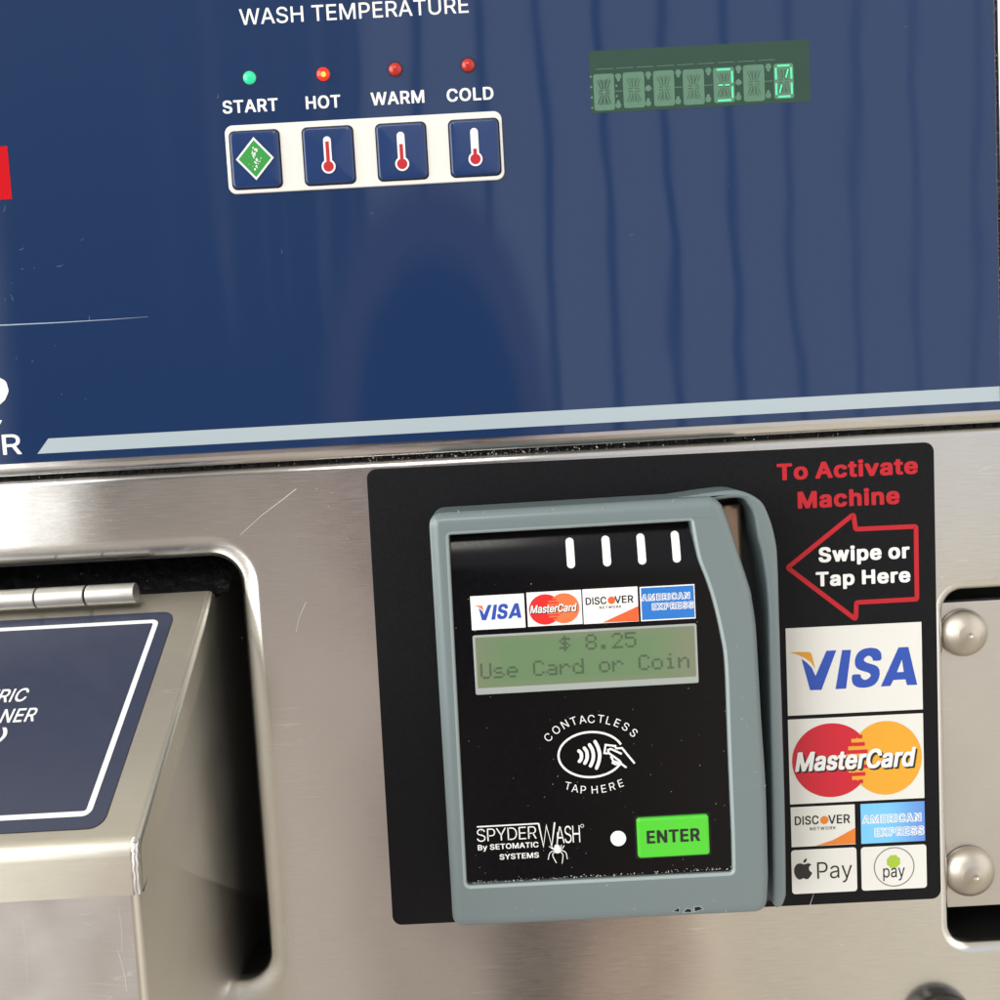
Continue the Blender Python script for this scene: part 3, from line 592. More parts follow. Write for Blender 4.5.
# display window
dq = M.rect([(588.2, 51.7), (808.7, 38.7), (811, 101), (592.1, 113.8)], H1)
dw = MB(); dw.sheet(rrect(*dq, .0002), H1, VFD); disp = dw.build('display_window', wm, 0)
H2 = H1 + .00005; H3 = H2 + .00004; H4 = H3 + .00004
cells = [(90, 168, 205, 350), (203, 284, 198, 340), (320, 399, 192, 333), (433, 514, 187, 328), (550, 630, 180, 320), (665, 746, 170, 315), (782, 858, 165, 305)]
dz = lambda x, y: (570 + x * .26, 20 + y * .26)
def seg_quad(b, a, c, w, h, mat):
    b.ribbon([a, c], w, h, mat)
ON = {4: {'a', 'b', 'c', 'd', 'g1', 'g2'}, 6: {'a', 'b', 'c', 'd', 'e', 'f', 'j', 'm'}}
for i, (x0, x1, y0, y1) in enumerate(cells):
    p0 = M.at(*dz(x0, y1), H2); p1 = M.at(*dz(x1, y0), H2); u0, u1 = p0[0] + .0004, p1[0]; v0, v1 = p0[1], p1[1]
    b = MB(); b.sheet(rrect(u0, u1, v0, v1, .0008, 3), H2, SEG_OFF)
    cu, cv = (u0 + u1) / 2, (v0 + v1) / 2; tw = .0010; e = .0007
    lu, ru, bv, tv = u0 + e, u1 - e, v0 + e, v1 - e
    segs = {'a': ((lu + .0005, tv), (ru - .0005, tv)), 'd': ((lu + .0005, bv), (ru - .0005, bv)), 'f': ((lu, cv + .0006), (lu, tv - .0006)), 'e': ((lu, bv + .0006), (lu, cv - .0006)),
            'b': ((ru, cv + .0006), (ru, tv - .0006)), 'c': ((ru, bv + .0006), (ru, cv - .0006)), 'g1': ((lu + .0009, cv), (cu - .0004, cv)), 'g2': ((cu + .0004, cv), (ru - .0009, cv)),
            'h': ((lu + .0011, tv - .0012), (cu - .0006, cv + .0011)), 'j': ((cu + .0007, cv + .0011), (ru - .0010, tv - .0012)), 'k': ((cu + .0007, cv - .0011), (ru - .0011, bv + .0012)), 'm': ((lu + .0010, bv + .0012), (cu - .0007, cv - .0011)),
            'i': ((cu, cv + .0008), (cu, tv - .0012)), 'l': ((cu, bv + .0012), (cu, cv - .0008))}
    for k in ('h', 'j', 'k', 'm', 'i', 'l', 'g1', 'g2'):      # fine dark gaps between the segments
        (ax, ay), (bx, by) = segs[k]
        d = Vector((bx - ax, by - ay)).normalized(); nn = Vector((-d.y, d.x)) * .00042
        for sgn in (-1, 1):
            b.ribbon([(ax + nn.x * sgn, ay + nn.y * sgn), (bx + nn.x * sgn, by + nn.y * sgn)], .00022 if i else .0004, H3 + {'h': 0, 'j': 1, 'k': 2, 'm': 3, 'i': 4, 'l': 5, 'g1': 6, 'g2': 7}[k] * 2e-6 + (sgn + 1) * 1e-6, SEG_DARK)
    for k in ON.get(i, ()):
        b.ribbon(list(segs[k]), (.00058 if k in 'abcdef' else .0005), H4, SEG_ON)
    if i == 0:
        for k in range(4):
            for sx in (-1, 1): b.sheet(ellipse(cu + sx * .0041, v0 + .001 + k * .0033, .0004, n=6), H2 + .00001, SEG_OFF)
    b.build('display_digit', disp, 0)
mk = MB()
for i, xg in enumerate((186, 301, 416, 532, 648, 763)):
    yo = 222 - (xg - 186) * .066
    for yy, rr_ in ((yo - 5, 11), (yo + 8, 6)):
        mk.sheet(ellipse(*M.at(*dz(xg, yy), H2), rr_ * .26 * E, n=12), H2 + (0 if rr_ > 8 else 2e-6), SEG_OFF)
    for yy, rr_ in ((yo + 106, 11), (yo + 92, 6)): mk.sheet(ellipse(*M.at(*dz(xg, yy), H2), rr_ * .26 * E, n=12), H2 + (0 if rr_ > 8 else 2e-6), SEG_OFF)
    if i in (1, 4): mk.sheet(ellipse(*M.at(*dz(xg, yo + 48), H2), 11 * .26 * E, n=12), H2, SEG_OFF)
    a = M.at(*dz(xg - 14, yo + 52), H2); c = M.at(*dz(xg + 16, yo + 50), H2); mk.ribbon([a, (c[0], a[1])], .00022, H2 + 4e-6, SEG_OFF)
va = M.at(*dz(170, 190), H2)[1]
for k in range(9):
    ua = M.at(*dz(100 + k * 78, 180), H2)[0]; mk.ribbon([(ua, va + .0003), (ua + .0055, va + .0003)], .00018, H2, SEG_OFF)
mk.build('colon_marks', disp, 0)

# dirty sealant in the seam
se = MB(); n = 420; ring = []
for i in range(n):
    u = -.20 + .42 * i / (n - 1); ring.append((u, (seam_t + steel_t) / 2 - .0004 + random.uniform(-.0003, .0002), -.0048 + random.uniform(-.0004, .0004)))
se.tube(ring, [random.uniform(.0018, .0026) for _ in ring], SEAL, 8); seal = se.build('seam_sealant', wm, 60)
cr = MB()
for i in range(260):
    u = random.gauss(M.at(470, 450)[0], .026) if i < 180 else (random.uniform(-.06, .17) if i < 245 else random.uniform(-.2, -.06))
    v = (seam_t + steel_t) / 2 + random.uniform(-.0010, .0004); w = -.0020 + random.uniform(-.0005, .0006); r = random.uniform(.0001, .00048)
    ps = [Vector((u, v, w)) + Vector((random.gauss(0, 1), random.gauss(0, 1), random.gauss(0, 1))).normalized() * r * random.uniform(.6, 1.2) for _ in range(4)]
    cr.add(ps, [(0, 1, 2), (0, 3, 1), (1, 3, 2), (2, 3, 0)], random.choice((CRUMB, CRUMB, DUST, SEAL)))
cr.build('crumbs', seal, 0, kind='stuff')

# ================================================================ COIN PLATE
PW = -.0050
cp = M.moved(1010, 750, PW)
coin = thing('coin_plate', cp, 'bare steel plate with two domed bolts, recessed in the cut-out at the right edge', 'metal plate')
pl = MB(); pt = cp.at(1000, 599.5)[1]; pb = cp.at(1000, 905)[1]
pl.slab([(cp.at(925, 760)[0], pb), (.05, pb), (.05, pt), (cp.at(925, 760)[0], pt)], -.004, 0, .0005, STEEL_PLATE, 2); pl.build('plate', coin, 40)
for (px, py), rp in (((967.5, 634.5), 24.5), ((973, 875), 26.5)):
    cx, cy = cp.at(px, py, .004); r = rp * E; b = MB(); rings = []
    for k, (rr_, w) in enumerate(((1, .0003), (1.0, .0012), (.97, .0020), (.90, .0031), (.78, .0041), (.62, .0050), (.45, .0056), (.43, .00575), (.26, .0061), (.24, .0062), (.11, .0063), (.09, .0060), (.02, .0058))):
        rings.append([(cx + r * rr_ * math.cos(R(7.5 * j)), cy + r * rr_ * math.sin(R(7.5 * j)), w) for j in range(48)])
    b.loft(rings, BOLT); b.add(rings[-1], [list(range(48))], BOLT); b.build('domed_bolt', coin, 60)

# ================================================================ SOAP DISPENSER
UR = -.1026; LW0, LZ0 = -.003, -.0261; LW1, LZ1 = .0826, -.0795
sd = thing('soap_dispenser', Frame((UR, 0, -.165), (1, 0, 0), (0, 0, 1)), 'stainless steel soap dispenser box with sloping hinged lid at the left edge', 'soap dispenser')
O3 = lambda u, w, z: (u - UR, z + .165, w)                 # machine coordinates to the dispenser's own
def lid_path():
    P = [Vector((LW0, LZ0)), Vector((LW1, LZ1)), Vector((LW1 + .0006, -.0929))]
    a = (P[1] - P[0]).normalized(); b = (P[2] - P[1]).normalized(); r = .0032; o = [P[0], P[0].lerp(P[1], .5)]
    for k in range(9):
        t = k / 8; o.append((P[1] - a * r) * (1 - t) ** 2 + P[1] * 2 * t * (1 - t) + (P[1] + b * r) * t * t)
    o.append(P[2]); return o
LP = lid_path(); LN = []
for i, p in enumerate(LP):
    t = (LP[min(i + 1, len(LP) - 1)] - LP[max(i - 1, 0)]).normalized(); LN.append(Vector((-t.y, t.x)))
LN = [n_ if n_.x > 0 else -n_ for n_ in LN]
ld = MB(); ER = .0022; NU = 14
rows_ = []
for i, p in enumerate(LP):
    row = [O3(-.30, p.x, p.y), O3(UR, p.x, p.y)]
    for a in range(15, 91, 15):
        q = p - LN[i] * (ER * (1 - math.cos(R(a)))); row.append(O3(UR + ER * math.sin(R(a)), q.x, q.y))
    rows_.append(row)
ld.loft(rows_, STEEL_LID, closed=False)
ins = [p - n_ * ER for p, n_ in zip(LP, LN)]
low = [Vector((LW1 - .001, -.0926)), Vector((.0765, -.0905)), Vector((.0715, -.0858)), Vector((LW0 + .0, LZ0 - .0125))]
side = [(p.x, p.y) for p in ins] + [(p.x, p.y) for p in low]
V = [O3(UR + ER, w, z) for w, z in side]
for t in tessellate_polygon([[Vector((w, z, 0)) for w, z in side]]): ld.add([V[i] for i in t], [(0, 1, 2)], STEEL_LID)
bp = LP[-1]; ld.add([O3(-.30, bp.x, bp.y), O3(UR, bp.x, bp.y), O3(UR, bp.x - .0012, bp.y), O3(-.30, bp.x - .0012, bp.y)], [(0, 1, 2, 3)], STEEL_LID)
lid = ld.build('lid', sd, 35)
wb = MB(); pth = [O3(UR + .0012, p.x - .0006 + .0003 * math.sin(i * 2.3), p.y) for i, p in enumerate(LP[4:])]
q = pth[-1]; e_ = pth[-2]; pth = pth[:-1] + [tuple(Vector(e_).lerp(Vector(q), k / 6) + Vector((.00018 * math.sin(k * 2.4), 0, .0002 * math.cos(k * 1.9)))) for k in range(1, 7)]
wb.tube(pth, [.0010 + .00014 * math.sin(i * 1.9) for i in range(len(pth))], STEEL_WORN, 12); wb.build('weld_bead', lid, 60)
# label on the lid
LF = Frame((UR, -LW1, LZ1), (1, 0, 0), (0, LW1 - LW0, LZ0 - LZ1))
lf = MB(); lh = .00025
lab = LF.rect([(0, 619.5), (172, 616), (105, 816), (0, 832.5)], lh)
lv1 = LF.at(150, 612.5, lh)[1]; lv0 = LF.at(60, 830, lh)[1]; lu1 = (LF.at(172, 625, lh)[0] + LF.at(105, 815, lh)[0]) / 2
def L3(mb, s0=0):
    for i in range(s0, len(mb.v)):
        u, v, w = mb.v[i]; p = LF.O + LF.eu * u + LF.ev * v + LF.n * w; mb.v[i] = O3(p.x, -p.y, p.z)
lf.sheet(rrect(-.22, lu1, lv0, lv1, .0042), lh, BLUE_LABEL); L3(lf); label = lf.build('lid_label', lid, 0)
b2 = MB(); lh2 = lh + .00006
bu1 = (LF.at(155, 628, lh2)[0] + LF.at(88, 810, lh2)[0]) / 2; bv1 = LF.at(100, 624.2, lh2)[1]; bv0 = LF.at(40, 816, lh2)[1]
b2.ribbon(rrect(-.215, bu1, bv0, bv1, .0016), .0017, lh2, WHITE_PRINT, closed=True); L3(b2); b2.build('label_border', label, 0)
b3 = MB()
def lt(txt, ur_px, base_px, top_px, off):
    u1 = LF.at(*ur_px, lh2)[0]; v0 = LF.at(ur_px[0], base_px, lh2)[1]; v1 = LF.at(ur_px[0], top_px, lh2)[1]
    return u1, v0, v1
u1, v0, v1 = lt('', (28, 694), 701, 688, 0); hcap = v1 - v0
b3.text('ELECTRIC', u1 - 8 * .66 * .0048 * 1.06, u1, v0, hcap, lh2, WHITE_PRINT, .012)
u1, v0, v1 = lt('', (37.5, 712), 721, 707.5, 0); b3.text('CLEANER', u1 - 7 * .0048 * .74, u1, v0, v1 - v0, lh2, WHITE_PRINT, .012)
u1, v0, v1 = lt('', (7, 734), 740, 728, 0); b3.text('I)', u1 - .0046, u1, v0, v1 - v0, lh2, WHITE_PRINT, .012)
L3(b3); b3.build('label_lettering', label, 0)
# hinge
hr = 10.0 * E
for px0, px1 in ((-120, -40), (-38, 36), (37.5, 85.5), (87.5, 136)):
    hv = M.at(110, 594.3, .004)[1]
    u0 = M.at(px0, 598, .004)[0]; u1 = M.at(px1, 596, .004)[0]; b = MB()
    rings = [[O3(u, .0035 + r * math.cos(R(a)), hv + r * math.sin(R(a))) for a in range(0, 360, 12)] for u, r in ((u0, hr * .9), (u0 + .0003, hr), (u1 - .0003, hr), (u1, hr * .9))]
    b.loft(rings, HINGE)
    b.add(rings[0], [list(range(29, -1, -1))], HINGE); b.add(rings[-1], [list(range(30))], HINGE); b.build('hinge_knuckle', sd, 50)
# box under the lid
bx = MB(); BR = .0020; BU = UR + .0003; BWF = LW1 - .0022
zt = -.0925; zb = -.30
rr = []
for a in range(0, 91, 15): rr.append((BU - BR + BR * math.sin(R(a)), BWF - BR * (1 - math.cos(R(a)))))
bx.add([O3(-.30, BWF, zb), O3(BU - BR, BWF, zb), O3(BU - BR, BWF, zt), O3(-.30, BWF, zt)], [(0, 1, 2, 3)], STEEL_WORN)
bx.loft([[O3(u, w, zb), O3(u, w, zt)] for u, w in rr], STEEL_BOX, closed=False)
off = .004
sidew = [(BWF - BR, zb), (BWF - BR, zt), (BWF - BR, LZ1 - off), (LW0, LZ0 - off), (-.055, LZ0 - off), (-.055, -.163), (-.012, -.170), (.002, -.1765), (.012, -.192), (.03, -.225), (.06, zb)]
V = [O3(BU, w, z) for w, z in sidew]
for t in tessellate_polygon([[Vector((w, z, 0)) for w, z in sidew]]): bx.add([V[i] for i in t], [(0, 1, 2)], STEEL_BOX)
bx.build('box', sd, 35)
sc2 = MB()
for k, (a, c, w_) in enumerate((((22, 915), (27, 985), .0004), ((118, 905), (122, 950), .0005), ((80, 915), (92, 913), .0005), ((60, 935), (95, 960), .00015), ((30, 900), (20, 940), .0002), ((83, 922), (90, 926), .0006), ((70, 980), (90, 965), .00018), ((118, 950), (127, 992), .0007))):
    P0 = M.at(*a, BWF + .0001); P1 = M.at(*c, BWF + .0001); path = catmull([P0, ((P0[0] + P1[0]) / 2 + .0004, (P0[1] + P1[1]) / 2), P1], 4)
    s0 = len(sc2.v); sc2.ribbon(path, w_ * .22, BWF + .0001 + k * 3e-6, SCRATCH_S)
    for i in range(s0, len(sc2.v)): u, v, w = sc2.v[i]; sc2.v[i] = O3(u, w, v)
sc2.build('scratches', sd, 0)
# crumpled rubber behind the hinge
gk = MB(); nu, nv = 90, 14; V = []
gt = cut_v1 - RIM + .001; gb = LZ0 - .0015
for j in range(nv + 1):
    for i in range(nu + 1):
        u = -.24 + (cut_u1 - RIM - .006 + .24) * i / nu; t = j / nv
        V.append(O3(u, -.030 + .022 * t + random.uniform(-.0006, .0006), gt + (gb - gt) * t + random.uniform(-.0006, .0006)))
gk.add(V, [(j * (nu + 1) + i, (j + 1) * (nu + 1) + i, (j + 1) * (nu + 1) + i + 1, j * (nu + 1) + i + 1) for j in range(nv) for i in range(nu)], GASKET)
gk.build('rubber_gasket', sd, 60)
gs = MB()
for i in range(80):
    if i < 30: u = random.uniform(-.17, -.095); z = random.uniform(-.026, -.012); w = -.010
    else: u = random.uniform(-.0995, -.0885); z = random.uniform(-.150, -.03); w = random.uniform(-.03, -.012)
    r = random.uniform(.00006, .0002)
    ps = [Vector(O3(u, w, z)) + Vector((random.gauss(0, 1), random.gauss(0, 1), random.gauss(0, 1))).normalized() * r for _ in range(4)]
    gs.add(ps, [(0, 1, 2), (0, 3, 1), (1, 3, 2), (2, 3, 0)], random.choice((CRUMB, DUST)))
gs.build('lint', sd, 0, kind='stuff')

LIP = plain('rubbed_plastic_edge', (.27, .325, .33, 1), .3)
SCUFF = plain('scuffed_plastic', (.34, .38, .38, 1), .5)
# ================================================================ PAYMENT STICKER
SF = M.moved(658, 684, .0, R(-.35))
sg = thing('payment_sticker', SF, 'black sticker with red arrow and credit card logos around the card reader', 'sticker')
SH = .00035
b = MB(); u0, u1, v0, v1 = SF.rect([(366.8, 470), (935, 441.5), (940, 898), (392.5, 926)], SH)
b.slab(rrect(u0, u1, v0, v1, .0032), 0, SH, .0001, SIGN_BLACK, 1); backing = b.build('backing', sg, 30)
S1 = SH + .00005; S2 = S1 + .00004; S3 = S2 + .00004; S4 = S3 + .00004; S5 = S4 + .00004
b = MB(); b.ptext(SF, 'To Activate', (777, 480.3), (918, 474.6), 17.3, S1, SIGN_RED, .036, track=.012)
b.ptext(SF, 'Machine', (797.9, 509), (899.8, 504.2), 17.6, S1, SIGN_RED, .036, track=.012); b.build('red_lettering', sg, 0)
b = MB(); b.ribbon(fillet(SF.pts([(787.6, 567.7), (853.5, 514.2), (855.6, 529.2), (916.0, 526.4), (917, 599.1), (856.4, 602.5), (855.8, 619.5)], S1), .0006, 4), 4.6 * E, S1, SIGN_RED, closed=True); b.build('red_arrow', sg, 0)
b = MB(); b.ptext(SF, 'Swipe or', (818.7, 562.7), (909.7, 558.5), 15.6, S1, WHITE_PRINT, .036, track=.012); b.ptext(SF, 'Tap Here', (816, 586.2), (910.5, 583), 15, S1, WHITE_PRINT, .036, track=.012); b.build('white_lettering', sg, 0)
z1 = lambda x, y: (770 + x * .17, 610 + y * .17)
z2 = lambda x, y: (770 + x * .18, 740 + y * .18)
# which helper draws which card
def tile(fr, quad, h, mat, name, parent, r=.0):
    q = fr.rect(quad, h); b = MB(); b.sheet(rrect(*q, r, 4), h, mat); return b, q
def visa(b, fr, zz, h, blue, gold):
    P = lambda l: fr.pts([zz(*p) for p in l], h)
    b.sheet(ccw(P([(185, 288), (215, 308), (245, 338), (268, 388), (332, 240), (390, 237), (303, 470), (236, 472)])), h, blue)
    b.sheet(ccw(P([(118, 250), (170, 247), (235, 248), (245, 262), (267, 345), (240, 308), (205, 282), (165, 264)])), h, gold)
    b.sheet(ccw(P([(424, 236), (477, 234), (448, 462), (385, 466)])), h, blue)
    a = fr.at(*zz(482, 462), h); c = fr.at(*zz(660, 455), h); t = fr.at(*zz(560, 222), h)
    b.text('S', a[0], c[0], a[1], t[1] - a[1], h, blue, .040, .18)
    b.sheet([ccw(P([(756, 220), (814, 217), (866, 440), (806, 442), (797, 408), (726, 412), (708, 447), (652, 450)])), ccw(P([(746, 366), (787, 364), (776, 292)]))], h, blue)
def mastercard(b, fr, c1, r1, c2, r2, txt, h, red, yel, off=.028):
    p1 = fr.at(*c1, h); p2 = fr.at(*c2, h); e1 = (r1[0] * E, r1[1] * E); e2 = (r2[0] * E, r2[1] * E)
    b.sheet(ellipse(*p1, *e1, 56), h, red); b.sheet(ellipse(*p2, *e2, 56), h + .00003, yel)
    # interlocking bars where the discs overlap
    mid = (p1[0] + e1[0] + p2[0] - e2[0]) / 2; wd = (p1[0] + e1[0]) - (p2[0] - e2[0])
    cyv = (p1[1] + p2[1]) / 2
    hh = min(e1[1], e2[1]) * .66; n = 13
    for k in range(n):
        v = cyv - hh + 2 * hh * (k + .5) / n; th = hh / n
        dd = v - p2[1]; xl = p2[0] - e2[0] * math.sqrt(max(0, 1 - (dd / e2[1]) ** 2)); xr = p1[0] + e1[0] * math.sqrt(max(0, 1 - ((v - p1[1]) / e1[1]) ** 2))
        if k % 2: b.sheet(rrect(xl - wd * .18, (xl + xr) / 2, v - th, v + th, 0), h + .00006, yel)
        else: b.sheet(rrect(xl, max(xl + wd * .25, xr - wd * .1), v - th, v + th, 0), h + .00006, red)
    (bl, br, cap) = txt
    sh = cap * .07
    b.ptext(fr, 'MasterCard', (bl[0] + sh * 1.2, bl[1] + sh * 1.3), (br[0] + sh * 1.2, br[1] + sh * 1.3), cap, h + .00009, INK, off + .01, .2, -.02)
    b.ptext(fr, 'MasterCard', bl, br, cap, h + .00013, WHITE_PRINT, off, .2, -.02)
def discover(b, fr, zz, h, org, pts):
    bl, br, cap, oc, orad, nb, ne, ncap, corner = pts
    x0, x1 = bl[0], br[0]; f = lambda k: (x0 + (x1 - x0) * k, bl[1] + (br[1] - bl[1]) * k)
    b.ptext(fr, 'DISC', bl, f(.435), cap, h, INK, .020); b.ptext(fr, 'VER', f(.605), br, cap, h, INK, .020)
    b.sheet(ellipse(*fr.at(*oc, h), orad * E, n=20), h, org)
    b.ptext(fr, 'NETWORK', nb, ne, ncap, h, INK, .016, track=.09)
    b.sheet(ccw(fr.pts(corner, h)), h, org)
def amex(b, fr, h, lines, blue, o1=.075, o2=-.001):
    for txt, bl, br, cap in lines:
        b.ptext(fr, txt, bl, br, cap, h, WHITE_PRINT, o1); k = cap * (o1 - o2) / (.509 + 2 * o1)
        b.ptext(fr, txt, (bl[0] + k, bl[1] - k), (br[0] - k, br[1] - k), cap - 2 * k, h + .00003, blue, o2)

b, q = tile(SF, [z1(90, 108), z1(890, 70), z1(900, 585), z1(107, 622)], S1, SIGN_WHITE, '', sg)
visa(b, SF, z1, S2, VISA_BLUE, VISA_GOLD); b.build('card_emblem', sg, 0, 'white card emblem with blue letters and a gold wing')
b, q = tile(SF, [z1(105, 647), z1(900, 605), z2(858, 325), z2(112, 355)], S1, SIGN_WHITE, '', sg)
mastercard(b, SF, (831.3, 760.3), (40, 38.6), (886, 757.9), (36.5, 38.4), ((795.2, 771.6), (916.2, 767), 20), S2, MC_RED, MC_YEL, .032); b.build('card_emblem', sg, 0, 'white card emblem with overlapping crimson and amber discs')
b, q = tile(SF, [z2(113, 375), z2(470, 357), z2(475, 577), z2(122, 597)], S1, SIGN_WHITE, '', sg)
discover(b, SF, z2, S2, ORANGE, (z2(138, 474), z2(445, 462), 9, z2(302, 445), 4.3, z2(222, 503), z2(366, 496), 3.2, [z2(255, 588), z2(350, 556), z2(474, 488), z2(475, 576)])); b.build('card_emblem', sg, 0, 'small white card emblem with an orange corner')
b, q = tile(SF, [z2(502, 355), z2(858, 340), z2(862, 560), z2(508, 577)], S1, AMEX, '', sg)
amex(b, SF, S2, (('AMERICAN', z2(512, 467), z2(842, 456), 9.6), ('EXPRESS', z2(580, 541), z2(858, 528), 9.8)), AMEX); b.build('card_emblem', sg, 0, 'small light blue card emblem with outlined lettering')
b, q = tile(SF, [z2(118, 612), z2(480, 597), z2(485, 838), z2(123, 858)], S1, SIGN_WHITE, '', sg, .0011)
ap = lambda l: SF.pts([z2(*p) for p in l], S2)
b.sheet(ccw(catmull(ap([(187, 692), (172, 686), (150, 690), (137, 708), (134, 732), (142, 758), (158, 774), (172, 774), (186, 768), (200, 773), (214, 770), (228, 752), (234, 738), (222, 728), (216, 712), (221, 700), (229, 693), (214, 685), (187, 692)]), 4)[:-1]), S2, INK)
b.sheet(ccw(catmull(ap([(186, 684), (186, 672), (194, 662), (204, 658), (203, 670), (196, 680), (186, 684)]), 4)[:-1]), S2, INK)
b.ptext(SF, 'Pay', z2(263, 772), z2(457, 762), 16.6, S2, INK, -.001); b.build('card_emblem', sg, 0, 'rounded white emblem with a black apple')
b, q = tile(SF, [z2(505, 595), z2(868, 580), z2(872, 820), z2(510, 838)], S1, SIGN_WHITE, '', sg, .0011)
b.ribbon(ellipse(*SF.at(*z2(690, 705), S2), 20.4 * E, n=48), 1.1 * E, S2, GREYLINE, closed=True)
cx, cy = SF.at(*z2(686, 675), S2)
b.sheet(fillet([(cx + (7.6 if k % 2 else 6.6) * E * math.cos(R(22.5 * k)), cy + (7.4 if k % 2 else 6.5) * E * math.sin(R(22.5 * k))) for k in range(16)], .0004, 3), S2, DROID)
b.ptext(SF, 'pay', z2(629, 768), z2(750, 757), 12.6, S2, INK, .004); b.build('card_emblem', sg, 0, 'rounded white emblem with a lime green blob in a ring')

# ================================================================ CARD READER
RF = M.moved(605, 712, SH)
cr_ = thing('card_reader', RF, 'grey blue plastic card reader with black face, small screen and green key', 'card reader')
RH = .0250 - SH
BL_PX = [(428.4, 512), (452.8, 925.5)]
# base shell with the swipe slot wall
right_rail = [(740, 490.6), (760.6, 500.4), (769.4, 516), (775.6, 537.6), (778.4, 564), (781, 656), (785, 788), (786.6, 885)]
RLH = .0185
rail_o = RF.pts([(640, 503), (690, 495.6), (715, 492)] + right_rail + [(786, 898), (782.5, 906.5), (777, 909)], RLH)
rail_i = RF.pts([(640, 512), (700, 503), (739, 498), (749.6, 506), (754.5, 517), (758, 537.6), (763.4, 560), (768, 600), (769.6, 656), (772.4, 788), (773.4, 860), (773.6, 896), (774.4, 906)], RLH)
wall = catmull(rail_o, 4) + list(reversed(catmull(rail_i, 4)))
b = MB(); b.slab(wall, .0, RLH, .0012, PLASTIC, 4); b.build('slot_wall', cr_, 50)
bk = MB(); bk.slab(fillet(RF.pts([(433, 512), (738, 493), (770, 520), (779, 650), (781, 900), (458, 921)], .002), .004), 0, .0022, .0005, plain('slot_floor', (.02, .024, .026, 1), .5), 2); bk.build('back_plate', cr_, 50)
mp_ = MB(); q = RF.pts([(717, 505), (741.5, 505), (745, 590), (717, 590)], .0095)
mp_.slab(ccw([(q[0][0], q[2][1]), (q[1][0], q[2][1]), (q[1][0], q[0][1]), (q[0][0], q[0][1])]), .0024, .0095, .0018, COPPER, 4); mp_.build('slot_reader_head', cr_, 50)
# front body
body_px = [(452.8, 927.0), (767.0, 911.8), (768.9, 876), (766.4, 788), (762, 720), (758.4, 656), (756.4, 625), (752.8, 600), (750.4, 588), (740.8, 558), (734.4, 537.6), (727.4, 517), (722.4, 505), (714, 496.5), (428.2, 513.5)]
body_r = [.0042, .0048, 0, 0, 0, 0, .002, .002, .002, .003, .003, .003, .004, .0042, .0046]
def smooth_run(pts, rad, i0, i1, n=5):
    # the corners rounded, and one run of points replaced by a flowing curve
    run = catmull(pts[i0:i1 + 1], n); q = list(pts[:i0]) + run + list(pts[i1 + 1:]); r = list(rad[:i0]) + [0] * len(run) + list(rad[i1 + 1:])
    return fillet(q, r, 6)
bo = ccw(smooth_run(RF.pts(body_px, RH - .002), body_r, 2, 12))
pan_px = [(467.2, 884.8), (731.9, 871.2), (731.0, 832), (727.4, 744), (724.4, 665), (720, 634), (712.4, 601), (705, 578), (698, 560), (693.6, 540), (690.4, 521.2), (449.2, 535.2)]
pan_r = [.0012, .0010, 0, 0, 0, .002, .002, .002, .002, .002, .0006, .0006]
po = ccw(smooth_run(RF.pts(pan_px, RH - .0008), pan_r, 2, 9))
b = MB()
b.slab(bo, .0005, RH, .0034, PLASTIC, 7, holes=[inset(po, -.0011)])
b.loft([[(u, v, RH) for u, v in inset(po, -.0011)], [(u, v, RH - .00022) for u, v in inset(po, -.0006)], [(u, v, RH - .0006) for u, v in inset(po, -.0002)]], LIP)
b.loft([[(u, v, RH - .0006) for u, v in inset(po, -.0002)], [(u, v, RH - .0010) for u, v in po], [(u, v, RH - .0085) for u, v in po]], PLASTIC)
body = b.build('body', cr_, 45)
for tri in ([(673.3, 912.9), (678.9, 909), (679.2, 913.2)], [(683.8, 913.6), (686.6, 910.1), (690.8, 910.7), (691.5, 913.5)], [(694.7, 912.9), (694.3, 908.7), (699.2, 907.9), (702.7, 910.4)]):
    v = MB(); p = ccw(RF.pts([(a, c - 1.5) for a, c in tri], RH)); c0 = (sum(x for x, _ in p) / len(p), sum(y for _, y in p) / len(p))
    v.sheet([(c0[0] + (x - c0[0]) * 1.28, c0[1] + (y - c0[1]) * 1.28) for x, y in p], RH + .00004, plain('worn_edge', (.34, .40, .42, 1), .4)); v.sheet(p, RH + .00008, DARK); v.build('vent_notch', body, 0)
sf = MB()
for i in range(26):
    px, py = random.choice(((random.uniform(445, 700), 0), (random.uniform(470, 750), random.uniform(885, 912)), (random.uniform(735, 765), random.uniform(620, 880))))
    if py == 0: py = 510.5 - (px - 445) * .057 + random.uniform(2, 8)
    L = random.uniform(.6, 4); a_ = random.uniform(0, 3.1); p0 = RF.at(px, py, RH); 
    sf.ribbon([p0, (p0[0] + L * .5 * E * math.cos(a_), p0[1] + L * .5 * E * math.sin(a_)), (p0[0] + L * E * math.cos(a_ + .25), p0[1] + L * E * math.sin(a_ + .25))], random.uniform(.0001, .0003), RH + .00003 + i * 1e-7, SCUFF, w2=.00006)
sf.build('scuffs', body, 0, kind='stuff')
